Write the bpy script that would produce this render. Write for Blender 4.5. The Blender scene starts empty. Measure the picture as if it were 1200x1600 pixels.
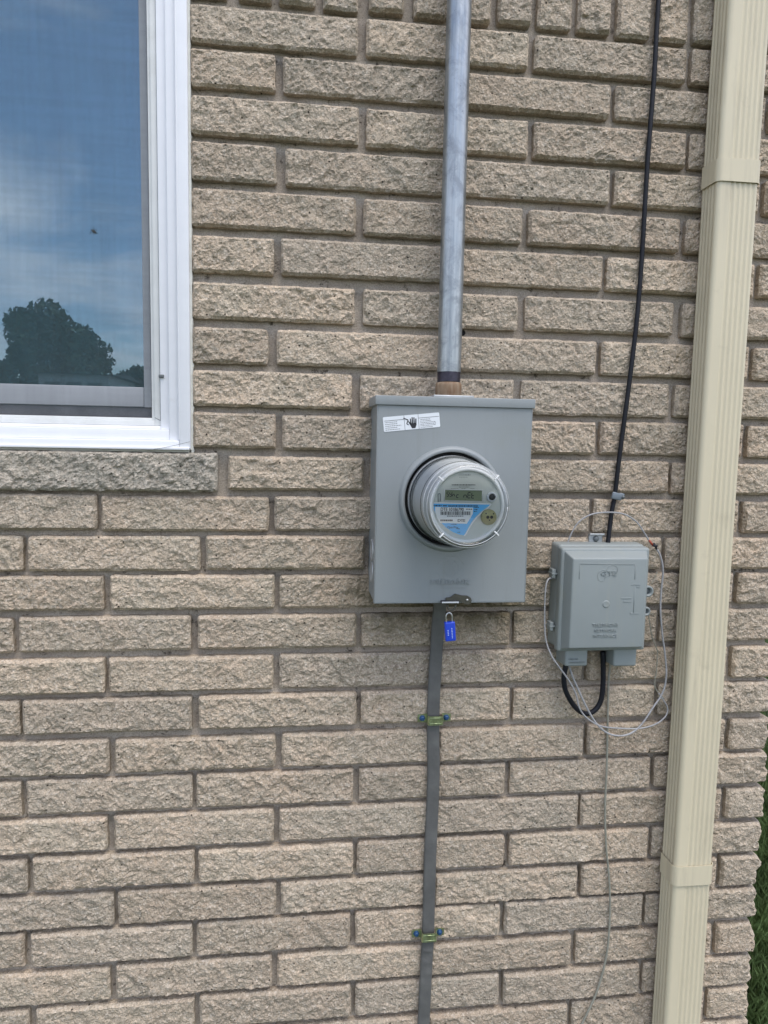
import bpy, bmesh, math, random
import numpy as np
from mathutils import Vector, Matrix

random.seed(7)
SC = bpy.context.scene
COL = SC.collection

# ------------------------------------------------------------------ camera
F_PX, CAMP = 1110.0, np.array([.1865, -1.3145, -.7578])
YAW, PITCH, ROLL = .1250, -.1006, .0191


def cam_axes():
    cy, sy = math.cos(YAW), math.sin(YAW)
    f = np.array([sy * math.cos(PITCH), cy * math.cos(PITCH), math.sin(PITCH)])
    r = np.array([cy, -sy, 0.])
    u = np.cross(r, f)
    c, s = math.cos(ROLL), math.sin(ROLL)
    return c * r + s * u, -s * r + c * u, f


RX, UX, FX = cam_axes()
cam_d = bpy.data.cameras.new('camera')
cam = bpy.data.objects.new('camera', cam_d)
COL.objects.link(cam)
cam_d.sensor_fit = 'HORIZONTAL'
cam_d.sensor_width = 36
cam_d.lens = 36 * F_PX / 1200
cam_d.clip_start = .05
cam_d.clip_end = 3000
cam.matrix_world = Matrix(((RX[0], UX[0], -FX[0], CAMP[0]), (RX[1], UX[1], -FX[1], CAMP[1]),
                           (RX[2], UX[2], -FX[2], CAMP[2]), (0, 0, 0, 1)))
SC.camera = cam

# ------------------------------------------------------------------ world, sun, exposure
SUN_ELEV, SUN_ROT = math.radians(66), math.radians(158)     # high in front of the wall, veiled by thin cloud
world = bpy.data.worlds.new('World')
SC.world = world
world.use_nodes = True
wn, wl = world.node_tree.nodes, world.node_tree.links
wn.clear()
w_out = wn.new('ShaderNodeOutputWorld')
w_bg = wn.new('ShaderNodeBackground')
w_bg.inputs['Strength'].default_value = .12
w_sky = wn.new('ShaderNodeTexSky')
w_sky.sky_type = 'NISHITA'
w_sky.sun_disc = False
w_sky.sun_elevation = SUN_ELEV
w_sky.sun_rotation = SUN_ROT
w_sky.ozone_density = 1.0
w_tc = wn.new('ShaderNodeTexCoord')
w_sep = wn.new('ShaderNodeSeparateXYZ')
wl.new(w_tc.outputs['Generated'], w_sep.inputs[0])
w_add = wn.new('ShaderNodeMath'); w_add.operation = 'ADD'; w_add.inputs[1].default_value = .12
wl.new(w_sep.outputs['Z'], w_add.inputs[0])
w_mx = wn.new('ShaderNodeMath'); w_mx.operation = 'MAXIMUM'; w_mx.inputs[1].default_value = .06
wl.new(w_add.outputs[0], w_mx.inputs[0])
w_cmb = wn.new('ShaderNodeCombineXYZ')
for ax in 'XY':
    dv = wn.new('ShaderNodeMath'); dv.operation = 'DIVIDE'
    wl.new(w_sep.outputs[ax], dv.inputs[0]); wl.new(w_mx.outputs[0], dv.inputs[1])
    wl.new(dv.outputs[0], w_cmb.inputs[ax])
w_noi = wn.new('ShaderNodeTexNoise')
w_noi.inputs['Scale'].default_value = 1.15
w_noi.inputs['Detail'].default_value = 7
w_noi.inputs['Roughness'].default_value = .55
w_noi.inputs['Distortion'].default_value = .4
wl.new(w_cmb.outputs[0], w_noi.inputs['Vector'])
w_rmp = wn.new('ShaderNodeValToRGB')
w_rmp.color_ramp.elements[0].position = .42
w_rmp.color_ramp.elements[1].position = .68
wl.new(w_noi.outputs['Fac'], w_rmp.inputs[0])
w_mul = wn.new('ShaderNodeMath'); w_mul.operation = 'MULTIPLY'; w_mul.inputs[1].default_value = .8
wl.new(w_rmp.outputs['Color'], w_mul.inputs[0])
w_mix = wn.new('ShaderNodeMixRGB')
w_mix.inputs[2].default_value = (10.2, 9.3, 9.2, 1)
wl.new(w_mul.outputs[0], w_mix.inputs[0])
wl.new(w_sky.outputs[0], w_mix.inputs[1])
wl.new(w_mix.outputs[0], w_bg.inputs['Color'])
wl.new(w_bg.outputs[0], w_out.inputs['Surface'])

sun_d = bpy.data.lights.new('sun', 'SUN')
sun_d.energy = .95
sun_d.angle = math.radians(32)
sun_d.color = (1, .95, .87)
sun = bpy.data.objects.new('sun', sun_d)
COL.objects.link(sun)
sdir = Vector((math.sin(SUN_ROT) * math.cos(SUN_ELEV), math.cos(SUN_ROT) * math.cos(SUN_ELEV), math.sin(SUN_ELEV)))
sun.rotation_euler = sdir.to_track_quat('Z', 'Y').to_euler()
sun.location = (0, 0, 8)

SC.view_settings.view_transform = 'Standard'
SC.view_settings.look = 'None'
SC.view_settings.gamma = 1
SC.view_settings.use_curve_mapping = False
SC.view_settings.exposure = 1.07

GZ = -2.3        # ground level

# ------------------------------------------------------------------ helpers


def at(px, py, y=0.):
    """world point on the plane Y=y seen at pixel (px,py) of the 1200x1600 photograph (survey helper)"""
    d = FX * F_PX + RX * (px - 600) + UX * (800 - py)
    t = (y - CAMP[1]) / d[1]
    return (CAMP[0] + d[0] * t, y, CAMP[2] + d[2] * t)


def link(o, parent=None):
    COL.objects.link(o)
    if parent is not None:
        o.parent = parent
    return o


def empty(name, loc, label, cat, group=None):
    o = bpy.data.objects.new(name, None)
    o.empty_display_size = .05
    o.location = loc
    link(o)
    tag(o, label, cat, group)
    return o


def tag(o, label=None, cat=None, group=None, kind=None):
    for k, v in (('label', label), ('category', cat), ('group', group), ('kind', kind)):
        if v:
            o[k] = v
    return o


class MB:
    """collects world-space geometry and links it as one mesh object whose origin sits at its parent / centre"""

    def __init__(self):
        self.v, self.f, self.s, self.m = [], [], [], []

    def add(self, vs, fs, smooth=False, mi=0):
        b = len(self.v)
        self.v += [tuple(p) for p in vs]
        self.f += [tuple(i + b for i in f) for f in fs]
        self.s += [smooth] * len(fs)
        self.m += [mi] * len(fs)
        return self

    def box(self, x0, x1, y0, y1, z0, z1, bev=0., seg=2, rot=None, mi=0):
        bm = bmesh.new()
        bmesh.ops.create_cube(bm, size=1)
        c = Vector(((x0 + x1) / 2, (y0 + y1) / 2, (z0 + z1) / 2))
        for v in bm.verts:
            v.co = Vector((v.co.x * (x1 - x0), v.co.y * (y1 - y0), v.co.z * (z1 - z0)))
        if bev > 0:
            bmesh.ops.bevel(bm, geom=list(bm.edges), offset=bev, segments=seg, affect='EDGES', profile=.6)
        if rot is not None:
            bmesh.ops.transform(bm, matrix=rot.to_4x4(), verts=bm.verts)
        bm.verts.ensure_lookup_table()
        self.add([v.co + c for v in bm.verts], [[v.index for v in f.verts] for f in bm.faces], bev > 0, mi)
        bm.free()
        return self

    def lathe(self, prof, c, axis='y', n=48, smooth=True, mi=0):
        """prof: (radius, coordinate along axis); c: centre in the two other axes"""
        vs, fs = [], []
        for r, a in prof:
            for k in range(n):
                t = 2 * math.pi * k / n
                if axis == 'y':
                    vs.append((c[0] + r * math.cos(t), a, c[1] + r * math.sin(t)))
                else:
                    vs.append((c[0] + r * math.cos(t), c[1] + r * math.sin(t), a))
        for j in range(len(prof) - 1):
            for k in range(n):
                k2 = (k + 1) % n
                q = (j * n + k, j * n + k2, (j + 1) * n + k2, (j + 1) * n + k)
                fs.append(q)
        if prof[0][0] > 1e-6:
            pass
        self.add(vs, fs, smooth, mi)
        return self

    def disc(self, c, r, y, n=48, mi=0):
        vs = [(c[0] + r * math.cos(2 * math.pi * k / n), y, c[1] + r * math.sin(2 * math.pi * k / n)) for k in range(n)]
        self.add(vs, [tuple(range(n))], False, mi)
        return self

    def prism(self, pts, y0, y1, bev=0, mi=0):
        """extrude a polygon given in (x,z) from y0 (front) to y1 (back)"""
        n = len(pts)
        vs = [(p[0], y0, p[1]) for p in pts] + [(p[0], y1, p[1]) for p in pts]
        fs = [tuple(range(n)), tuple(range(2 * n - 1, n - 1, -1))]
        fs += [(i, (i + 1) % n, n + (i + 1) % n, n + i) for i in range(n)]
        self.add(vs, fs, False, mi)
        return self

    def tube(self, pts, r, n=10, flat=1., sub=6, mi=0, ripple=None, tilt=None):
        P = catmull(pts, sub)
        m = len(P)
        vs, fs = [], []
        for i, p in enumerate(P):
            a, b = P[max(i - 1, 0)], P[min(i + 1, m - 1)]
            t = (b - a); t /= (np.linalg.norm(t) + 1e-12)
            ref = np.array([0., 1., 0.])
            s = np.cross(t, ref)
            if np.linalg.norm(s) < 1e-4:
                s = np.array([1., 0., 0.])
            s /= np.linalg.norm(s)
            w = np.cross(s, t)
            rr = r if not callable(r) else r(i / (m - 1))
            for k in range(n):
                an = 2 * math.pi * k / n
                ca, sa = math.cos(an), math.sin(an)
                if flat > 1.01:      # flat cable: rounded rectangle
                    e = .45
                    ca = math.copysign(abs(ca) ** e, ca); sa = math.copysign(abs(sa) ** e, sa)
                q = p + s * (rr * flat * ca) + w * (rr * sa)
                if ripple is not None:
                    q = q + ripple(p, ca, sa, w)
                vs.append(tuple(q))
        for i in range(m - 1):
            for k in range(n):
                k2 = (k + 1) % n
                fs.append((i * n + k, i * n + k2, (i + 1) * n + k2, (i + 1) * n + k))
        fs.append(tuple(range(n - 1, -1, -1)))
        fs.append(tuple((m - 1) * n + k for k in range(n)))
        self.add(vs, fs, True, mi)
        return self

    def build(self, name, mats, parent=None, normals=True):
        V = np.array(self.v, float)
        if parent is not None:
            org = np.array(parent_world(parent))
        else:
            org = np.array([(V[:, 0].min() + V[:, 0].max()) / 2, (V[:, 1].min() + V[:, 1].max()) / 2, V[:, 2].min()])
        me = bpy.data.meshes.new(name)
        me.from_pydata([tuple(p) for p in (V - org)], [], self.f)
        me.polygons.foreach_set('use_smooth', self.s)
        me.polygons.foreach_set('material_index', self.m)
        if not isinstance(mats, (list, tuple)):
            mats = [mats]
        for mt in mats:
            me.materials.append(mt)
        me.update()
        if normals:
            bm = bmesh.new(); bm.from_mesh(me)
            bmesh.ops.recalc_face_normals(bm, faces=bm.faces)
            bm.to_mesh(me); bm.free()
        o = bpy.data.objects.new(name, me)
        if parent is None:
            o.location = org
        link(o, parent)
        return o


def parent_world(p):
    x = Vector((0, 0, 0))
    while p is not None:
        x = x + p.location
        p = p.parent
    return x


def catmull(pts, sub):
    P = [np.array(p, float) for p in pts]
    if len(P) < 3 or sub <= 1:
        return P
    out = []
    for i in range(len(P) - 1):
        p0 = P[i - 1] if i else 2 * P[0] - P[1]
        p1, p2 = P[i], P[i + 1]
        p3 = P[i + 2] if i + 2 < len(P) else 2 * P[-1] - P[-2]
        for k in range(sub):
            t = k / sub
            out.append(.5 * (2 * p1 + (p2 - p0) * t + (2 * p0 - 5 * p1 + 4 * p2 - p3) * t * t + (3 * p1 - p0 - 3 * p2 + p3) * t ** 3))
    out.append(P[-1])
    return out


# ---- numpy noise
def h3(ix, iy, iz, s=0):
    n = (ix.astype(np.int64) * 374761393 + iy.astype(np.int64) * 668265263 + iz.astype(np.int64) * 2147483647 + s * 974634777)
    n = (n ^ (n >> 13)) * 1274126177
    n = n ^ (n >> 16)
    return (n & 0xffffff) / float(0xffffff)


def vnoise(x, y, z, s=0):
    ix, iy, iz = np.floor(x), np.floor(y), np.floor(z)
    fx, fy, fz = x - ix, y - iy, z - iz
    fx, fy, fz = [t * t * (3 - 2 * t) for t in (fx, fy, fz)]
    r = 0
    for a in (0, 1):
        for b in (0, 1):
            for c in (0, 1):
                w = (fx if a else 1 - fx) * (fy if b else 1 - fy) * (fz if c else 1 - fz)
                r = r + w * h3(ix + a, iy + b, iz + c, s)
    return r * 2 - 1


def fbm(x, y, z, s=0, oc=4):
    a, r = 1., 0
    for k in range(oc):
        r = r + a * vnoise(x * 2 ** k, y * 2 ** k, z + 7.3 * k, s + k)
        a *= .5
    return r


def facets(x, z, sz, s):
    """broken-stone relief: every Voronoi cell is a tilted chip"""
    u, v = x / sz, z / sz
    iu, iv = np.floor(u), np.floor(v)
    ws = np.zeros(u.shape); hgt = np.zeros(u.shape)
    for a in (-1, 0, 1):
        for b in (-1, 0, 1):
            cu, cv = iu + a, iv + b
            k = np.zeros_like(cu)
            px, pz = cu + h3(cu, cv, k, s), cv + h3(cu, cv, k, s + 1)
            d = (u - px) ** 2 + (v - pz) ** 2
            h = h3(cu, cv, k, s + 2) - .5 + (u - px) * (h3(cu, cv, k, s + 3) - .5) * 1.8 + (v - pz) * (h3(cu, cv, k, s + 4) - .5) * 1.8
            w = np.exp(-d * 11)
            ws = ws + w; hgt = hgt + h * w
    hgt = hgt / (ws + 1e-9)
    return hgt


# ---- materials
def new_mat(name):
    m = bpy.data.materials.new(name)
    m.use_nodes = True
    nt = m.node_tree
    nt.nodes.clear()
    return m, nt.nodes, nt.links


def N(nodes, t, **kw):
    n = nodes.new(t)
    for k, v in kw.items():
        if k in n.inputs:
            n.inputs[k].default_value = v
        else:
            setattr(n, k, v)
    return n


def ramp(nodes, links, src, p0, p1, c0=(0, 0, 0, 1), c1=(1, 1, 1, 1)):
    r = nodes.new('ShaderNodeValToRGB')
    r.color_ramp.elements[0].position = p0; r.color_ramp.elements[0].color = c0
    r.color_ramp.elements[1].position = p1; r.color_ramp.elements[1].color = c1
    links.new(src, r.inputs[0])
    return r.outputs[0]


def mix(nodes, links, f, a, b, bt='MIX'):
    m = nodes.new('ShaderNodeMixRGB'); m.blend_type = bt
    for s, i in ((f, 0), (a, 1), (b, 2)):
        if isinstance(s, (int, float)):
            m.inputs[i].default_value = s
        elif isinstance(s, tuple):
            m.inputs[i].default_value = s if len(s) == 4 else s + (1,)
        else:
            links.new(s, m.inputs[i])
    return m.outputs[0]


def noise(nodes, links, vec, scale, detail=4, rough=.55, dist=0.):
    n = nodes.new('ShaderNodeTexNoise')
    n.inputs['Scale'].default_value = scale; n.inputs['Detail'].default_value = detail
    n.inputs['Roughness'].default_value = rough; n.inputs['Distortion'].default_value = dist
    if vec is not None:
        links.new(vec, n.inputs['Vector'])
    return n.outputs['Fac']


def simple_mat(name, col, rough=.5, metal=0., var=.06, vscale=30., bump=0., bscale=300., dirt=None, dscale=12., dpos=(.55, .75), damt=.6, spec=.5, coat=0., streak=None, samt=.5):
    m, n, l = new_mat(name)
    out = N(n, 'ShaderNodeOutputMaterial'); b = N(n, 'ShaderNodeBsdfPrincipled')
    l.new(b.outputs[0], out.inputs[0])
    g = n.new('ShaderNodeNewGeometry'); P = g.outputs['Position']
    v = noise(n, l, P, vscale)
    c = mix(n, l, ramp(n, l, v, .3, .7), tuple(x * (1 - var) for x in col), tuple(min(1, x * (1 + var)) for x in col))
    if dirt is not None:
        dm = ramp(n, l, noise(n, l, P, dscale, 8, .65, .3), *dpos)
        dm2 = n.new('ShaderNodeMath'); dm2.operation = 'MULTIPLY'; dm2.inputs[1].default_value = damt
        l.new(dm, dm2.inputs[0])
        c = mix(n, l, dm2.outputs[0], c, dirt)
    if streak is not None:
        mp = N(n, 'ShaderNodeMapping'); l.new(P, mp.inputs[0]); mp.inputs['Scale'].default_value = (1, 1, .07)
        s1 = ramp(n, l, noise(n, l, mp.outputs[0], 55, 5, .65), .52, .72)
        s2 = ramp(n, l, noise(n, l, P, 6, 3, .6), .4, .65)
        sm = n.new('ShaderNodeMath'); sm.operation = 'MULTIPLY'; l.new(s1, sm.inputs[0]); l.new(s2, sm.inputs[1])
        sn = n.new('ShaderNodeMath'); sn.operation = 'MULTIPLY'; sn.inputs[1].default_value = samt; l.new(sm.outputs[0], sn.inputs[0])
        c = mix(n, l, sn.outputs[0], c, streak)
    l.new(c, b.inputs['Base Color'])
    b.inputs['Metallic'].default_value = metal
    b.inputs['Specular IOR Level'].default_value = spec
    b.inputs['Coat Weight'].default_value = coat
    rr = ramp(n, l, noise(n, l, P, vscale * 2.3), .3, .7, (rough * .8,) * 3 + (1,), (min(1, rough * 1.2),) * 3 + (1,))
    l.new(rr, b.inputs['Roughness'])
    if bump > 0:
        bp = N(n, 'ShaderNodeBump', Strength=1., Distance=bump)
        l.new(noise(n, l, P, bscale, 4), bp.inputs['Height'])
        l.new(bp.outputs[0], b.inputs['Normal'])
    return m


def brick_material(name, warm, grey, green, lichen=.5, stain=True):
    m, n, l = new_mat(name)
    out = N(n, 'ShaderNodeOutputMaterial'); b = N(n, 'ShaderNodeBsdfPrincipled')
    l.new(b.outputs[0], out.inputs[0])
    P = n.new('ShaderNodeNewGeometry').outputs['Position']
    rnd = n.new('ShaderNodeObjectInfo').outputs['Random']
    c = mix(n, l, ramp(n, l, noise(n, l, P, 9, 5, .6), .36, .64), warm, grey)
    # every brick its own tone
    t = ramp(n, l, rnd, 0, 1, (.86, .85, .84, 1), (1.10, 1.09, 1.07, 1))
    c = mix(n, l, 1., c, t, 'MULTIPLY')
    f7 = n.new('ShaderNodeMath'); f7.operation = 'MULTIPLY'; f7.inputs[1].default_value = 7.31
    f8 = n.new('ShaderNodeMath'); f8.operation = 'FRACT'
    l.new(rnd, f7.inputs[0]); l.new(f7.outputs[0], f8.inputs[0])
    c = mix(n, l, ramp(n, l, f8.outputs[0], .35, 1., (0, 0, 0, 1), (.5, .5, .5, 1)), c, (.43, .38, .315, 1))
    # weathered film, patchy, denser high on the wall and far right
    sep = n.new('ShaderNodeSeparateXYZ'); l.new(P, sep.inputs[0])
    mr = N(n, 'ShaderNodeMapRange'); l.new(sep.outputs['Z'], mr.inputs['Value'])
    mr.inputs['From Min'].default_value = -1.3; mr.inputs['From Max'].default_value = .0
    mr.inputs['To Min'].default_value = -.06; mr.inputs['To Max'].default_value = .035
    ad = n.new('ShaderNodeMath'); ad.operation = 'ADD'
    l.new(noise(n, l, P, 22, 7, .68, .5), ad.inputs[0]); l.new(mr.outputs[0], ad.inputs[1])
    gm = ramp(n, l, ad.outputs[0], .5, .68)
    gmul = n.new('ShaderNodeMath'); gmul.operation = 'MULTIPLY'; gmul.inputs[1].default_value = lichen
    l.new(gm, gmul.inputs[0])
    c = mix(n, l, gmul.outputs[0], c, green)
    # mineral grains: light shell flecks, dark pits
    vo = N(n, 'ShaderNodeTexVoronoi', Scale=260.); l.new(P, vo.inputs['Vector'])
    sp = n.new('ShaderNodeSeparateColor'); l.new(vo.outputs['Color'], sp.inputs[0])
    c = mix(n, l, ramp(n, l, sp.outputs[0], .80, .92, (0, 0, 0, 1), (.45, .45, .45, 1)), c, (.66, .60, .52, 1))
    c = mix(n, l, ramp(n, l, sp.outputs[1], .80, .95, (0, 0, 0, 1), (.30, .30, .30, 1)), c, (.17, .145, .115, 1))
    gr1 = noise(n, l, P, 420, 3, .75)
    c = mix(n, l, 1., c, ramp(n, l, gr1, .33, .67, (.70, .69, .67, 1), (1.25, 1.24, 1.23, 1)), 'MULTIPLY')
    gr2 = noise(n, l, P, 190, 4, .7, .3)
    c = mix(n, l, 1., c, ramp(n, l, gr2, .34, .60, (.80, .79, .77, 1), (1.08, 1.08, 1.08, 1)), 'MULTIPLY')
    n3 = noise(n, l, P, 120, 6, .7)
    c = mix(n, l, ramp(n, l, n3, .35, .5, (.45, .45, .45, 1), (0, 0, 0, 1)), c, (.22, .18, .14, 1))
    vo2 = N(n, 'ShaderNodeTexVoronoi', Scale=62.); l.new(P, vo2.inputs['Vector'])
    pit = ramp(n, l, vo2.outputs['Distance'], .07, .14, (1, 1, 1, 1), (0, 0, 0, 1))
    sp2 = n.new('ShaderNodeSeparateColor'); l.new(vo2.outputs['Color'], sp2.inputs[0])
    pm = n.new('ShaderNodeMath'); pm.operation = 'MULTIPLY'
    l.new(pit, pm.inputs[0]); l.new(ramp(n, l, sp2.outputs[0], .55, .62), pm.inputs[1])
    c = mix(n, l, pm.outputs[0], c, (.035, .028, .022, 1))
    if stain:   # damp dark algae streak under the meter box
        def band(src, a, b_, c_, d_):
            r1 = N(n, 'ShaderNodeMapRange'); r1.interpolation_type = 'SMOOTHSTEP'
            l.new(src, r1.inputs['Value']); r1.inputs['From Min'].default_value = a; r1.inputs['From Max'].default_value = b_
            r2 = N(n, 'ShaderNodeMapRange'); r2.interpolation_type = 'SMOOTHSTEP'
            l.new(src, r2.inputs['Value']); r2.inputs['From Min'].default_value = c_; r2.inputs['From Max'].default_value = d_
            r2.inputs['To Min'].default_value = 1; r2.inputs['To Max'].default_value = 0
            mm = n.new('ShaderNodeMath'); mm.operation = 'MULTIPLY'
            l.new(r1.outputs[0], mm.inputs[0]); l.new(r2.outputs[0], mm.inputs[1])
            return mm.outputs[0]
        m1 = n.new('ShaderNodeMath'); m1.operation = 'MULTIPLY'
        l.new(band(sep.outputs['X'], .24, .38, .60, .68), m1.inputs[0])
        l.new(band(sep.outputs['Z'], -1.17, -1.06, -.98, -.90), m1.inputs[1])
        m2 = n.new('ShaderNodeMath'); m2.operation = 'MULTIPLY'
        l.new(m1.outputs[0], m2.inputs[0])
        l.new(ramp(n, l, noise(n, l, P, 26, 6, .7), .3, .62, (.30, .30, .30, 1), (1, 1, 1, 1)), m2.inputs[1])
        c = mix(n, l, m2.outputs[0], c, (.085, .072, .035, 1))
    l.new(c, b.inputs['Base Color'])
    b.inputs['Roughness'].default_value = .92
    b.inputs['Specular IOR Level'].default_value = .25
    b1 = N(n, 'ShaderNodeBump', Strength=1., Distance=.0034)
    l.new(noise(n, l, P, 130, 6, .72), b1.inputs['Height'])
    b2 = N(n, 'ShaderNodeBump', Strength=1., Distance=.0013)
    l.new(vo.outputs['Distance'], b2.inputs['Height']); l.new(b1.outputs[0], b2.inputs['Normal'])
    l.new(b2.outputs[0], b.inputs['Normal'])
    return m


M = {}
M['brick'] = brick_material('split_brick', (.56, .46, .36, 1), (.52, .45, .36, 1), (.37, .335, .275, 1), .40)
M['sill'] = brick_material('sill_limestone', (.56, .52, .45, 1), (.48, .46, .41, 1), (.17, .165, .14, 1), .8, False)
m, n, l = new_mat('mortar')
out = N(n, 'ShaderNodeOutputMaterial'); b = N(n, 'ShaderNodeBsdfPrincipled', Roughness=.95)
l.new(b.outputs[0], out.inputs[0])
P = n.new('ShaderNodeNewGeometry').outputs['Position']
c = mix(n, l, ramp(n, l, noise(n, l, P, 14, 6, .6), .35, .65), (.38, .325, .27), (.49, .43, .36))
c = mix(n, l, 1., c, ramp(n, l, noise(n, l, P, 420, 3, .7), .3, .7, (.6, .6, .6, 1), (1.25, 1.25, 1.25, 1)), 'MULTIPLY')
c = mix(n, l, ramp(n, l, noise(n, l, P, 5, 4, .6), .4, .7, (0, 0, 0, 1), (.6, .6, .6, 1)), c, (.24, .20, .165))
c = mix(n, l, ramp(n, l, noise(n, l, P, 42, 6, .78), .575, .66), c, (.07, .055, .042))
l.new(c, b.inputs['Base Color'])
bb = N(n, 'ShaderNodeBump', Strength=1., Distance=.0022); l.new(noise(n, l, P, 260, 5, .7), bb.inputs['Height'])
l.new(bb.outputs[0], b.inputs['Normal'])
M['mortar'] = m

M['white'] = simple_mat('white_vinyl', (.80, .81, .84), .38, var=.02, dirt=(.5, .48, .44), dpos=(.68, .8), damt=.35)
M['white_dull'] = simple_mat('weathered_white_aluminium', (.70, .71, .70), .5, var=.04, dirt=(.42, .41, .37), dpos=(.55, .8), damt=.4)
M['gap_shade'] = simple_mat('grey_gap_shade', (.16, .16, .175), .6, var=.2)  # dark grey painted for the shade in the gap below the sash
M['sash'] = simple_mat('screen_dimmed_white', (.52, .54, .58), .5, var=.03)  # white frame painted greyer, standing in for dimming by the screen
M['clipmetal'] = simple_mat('dull_clip_metal', (.19, .22, .25), .5, .4, var=.2, vscale=60)
M['caulk'] = simple_mat('white_caulk', (.68, .68, .63), .6, bump=.001, bscale=120, dirt=(.45, .42, .34), dpos=(.5, .7), damt=.5)
M['rubber'] = simple_mat('black_rubber', (.03, .03, .035), .6)
M['dark'] = simple_mat('void_shade', (.012, .012, .013), .9)  # near-black that paints the shade inside holes and gaps
M['interior'] = simple_mat('dim_room', (.08, .10, .10), .9)
M['box'] = simple_mat('grey_enamel_steel', (.262, .285, .292), .42, streak=(.20, .21, .18), samt=.45, var=.02, vscale=9, dirt=(.24, .25, .19), dscale=7, dpos=(.56, .85), damt=.5, bump=.00025, bscale=900)
M['galv'] = simple_mat('galvanised_flange', (.42, .44, .45), .5, .5, var=.2, vscale=60)
M['zinc'] = simple_mat('yellow_zinc_plate', (.44, .50, .29), .32, .85, var=.3, vscale=120)
M['bluescrew'] = simple_mat('blue_coated_screw', (.03, .09, .22), .4, .3)
M['bronze'] = simple_mat('dull_bronze_latch', (.11, .105, .085), .5, .6, var=.15, vscale=80)
M['steel'] = simple_mat('bright_steel', (.6, .6, .58), .3, .9)
M['padlock'] = simple_mat('blue_enamel', (.02, .07, .62), .32, coat=.3, var=.03)
M['padprint'] = simple_mat('pale_print', (.55, .65, .9), .5)
M['beige'] = simple_mat('cream_painted_aluminium', (.65, .58, .42), .42, streak=(.38, .33, .24), samt=.55, var=.03, vscale=6, dirt=(.36, .32, .23), dscale=16, dpos=(.60, .78), damt=.35)
M['tni'] = simple_mat('grey_green_plastic', (.262, .292, .292), .5, streak=(.33, .33, .27), samt=.4, var=.04, vscale=10, dirt=(.34, .33, .24), dscale=9, dpos=(.60, .75), damt=.35, bump=.0002, bscale=1200)
M['tni_dark'] = simple_mat('dark_grey_plastic', (.12, .135, .14), .5)
M['blackcable'] = simple_mat('black_cable_jacket', (.010, .011, .016), .5, spec=.3, var=.2, bump=.0004, bscale=500)
M['greywire'] = simple_mat('grey_wire_jacket', (.34, .34, .35), .5, var=.12, vscale=60)
M['olivewire'] = simple_mat('weathered_grey_wire', (.27, .265, .22), .6, var=.15, vscale=60)
M['secable'] = simple_mat('flat_grey_cable_jacket', (.115, .115, .112), .5, var=.15, vscale=30, bump=.0008, bscale=160, dirt=(.16, .16, .15), dscale=30, dpos=(.5, .75), damt=.5)
M['red'] = simple_mat('red_tape', (.35, .06, .03), .5)
M['meterbody'] = simple_mat('pale_meter_plastic', (.60, .62, .63), .4, var=.03)
M['meterface'] = simple_mat('meter_face_grey', (.50, .53, .50), .5, var=.03, vscale=60, dirt=(.42, .44, .38), dscale=30, damt=.4)
M['facewhite'] = simple_mat('white_label', (.78, .79, .78), .5, var=.01)
M['faceblue'] = simple_mat('sky_blue_label', (.10, .45, .85), .5, var=.02)
M['ink'] = simple_mat('black_ink', (.015, .015, .02), .5)
M['greyink'] = simple_mat('faded_ink', (.20, .22, .22), .5)
M['lcd'] = simple_mat('lcd_green', (.15, .19, .115), .3, var=.05)
M['brass'] = simple_mat('aged_brass', (.30, .29, .14), .45, .3, var=.12, vscale=200)
M['sticker'] = simple_mat('white_sticker', (.74, .77, .80), .35, var=.01)
M['weave'] = None

# galvanised conduit: vertical drawing lines, dull patches
m, n, l = new_mat('galvanised_conduit')
out = N(n, 'ShaderNodeOutputMaterial'); b = N(n, 'ShaderNodeBsdfPrincipled', Metallic=.8)
l.new(b.outputs[0], out.inputs[0])
P = n.new('ShaderNodeNewGeometry').outputs['Position']
mp = N(n, 'ShaderNodeMapping'); l.new(P, mp.inputs[0]); mp.inputs['Scale'].default_value = (1, 1, .06)
c = mix(n, l, ramp(n, l, noise(n, l, mp.outputs[0], 160, 5, .6), .3, .7), (.27, .30, .325), (.46, .485, .50))
c = mix(n, l, ramp(n, l, noise(n, l, P, 22, 7, .75, .8), .47, .64), c, (.25, .27, .29))
c = mix(n, l, ramp(n, l, noise(n, l, P, 90, 5, .8, 1.5), .63, .72), c, (.10, .105, .11))
l.new(c, b.inputs['Base Color'])
l.new(ramp(n, l, noise(n, l, P, 25, 5), .3, .7, (.30,) * 3 + (1,), (.48,) * 3 + (1,)), b.inputs['Roughness'])
M['conduit'] = m
# rust
m, n, l = new_mat('rusty_steel')
out = N(n, 'ShaderNodeOutputMaterial'); b = N(n, 'ShaderNodeBsdfPrincipled', Roughness=.75)
l.new(b.outputs[0], out.inputs[0])
P = n.new('ShaderNodeNewGeometry').outputs['Position']
mp = N(n, 'ShaderNodeMapping'); l.new(P, mp.inputs[0]); mp.inputs['Scale'].default_value = (1, 1, .25)
c = mix(n, l, ramp(n, l, noise(n, l, mp.outputs[0], 110, 5), .35, .65), (.17, .095, .05), (.29, .22, .15))
l.new(c, b.inputs['Base Color'])
M['rust'] = m
M['thread'] = simple_mat('dark_oiled_thread', (.045, .04, .06), .4, .4, var=.4, vscale=90)


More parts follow.
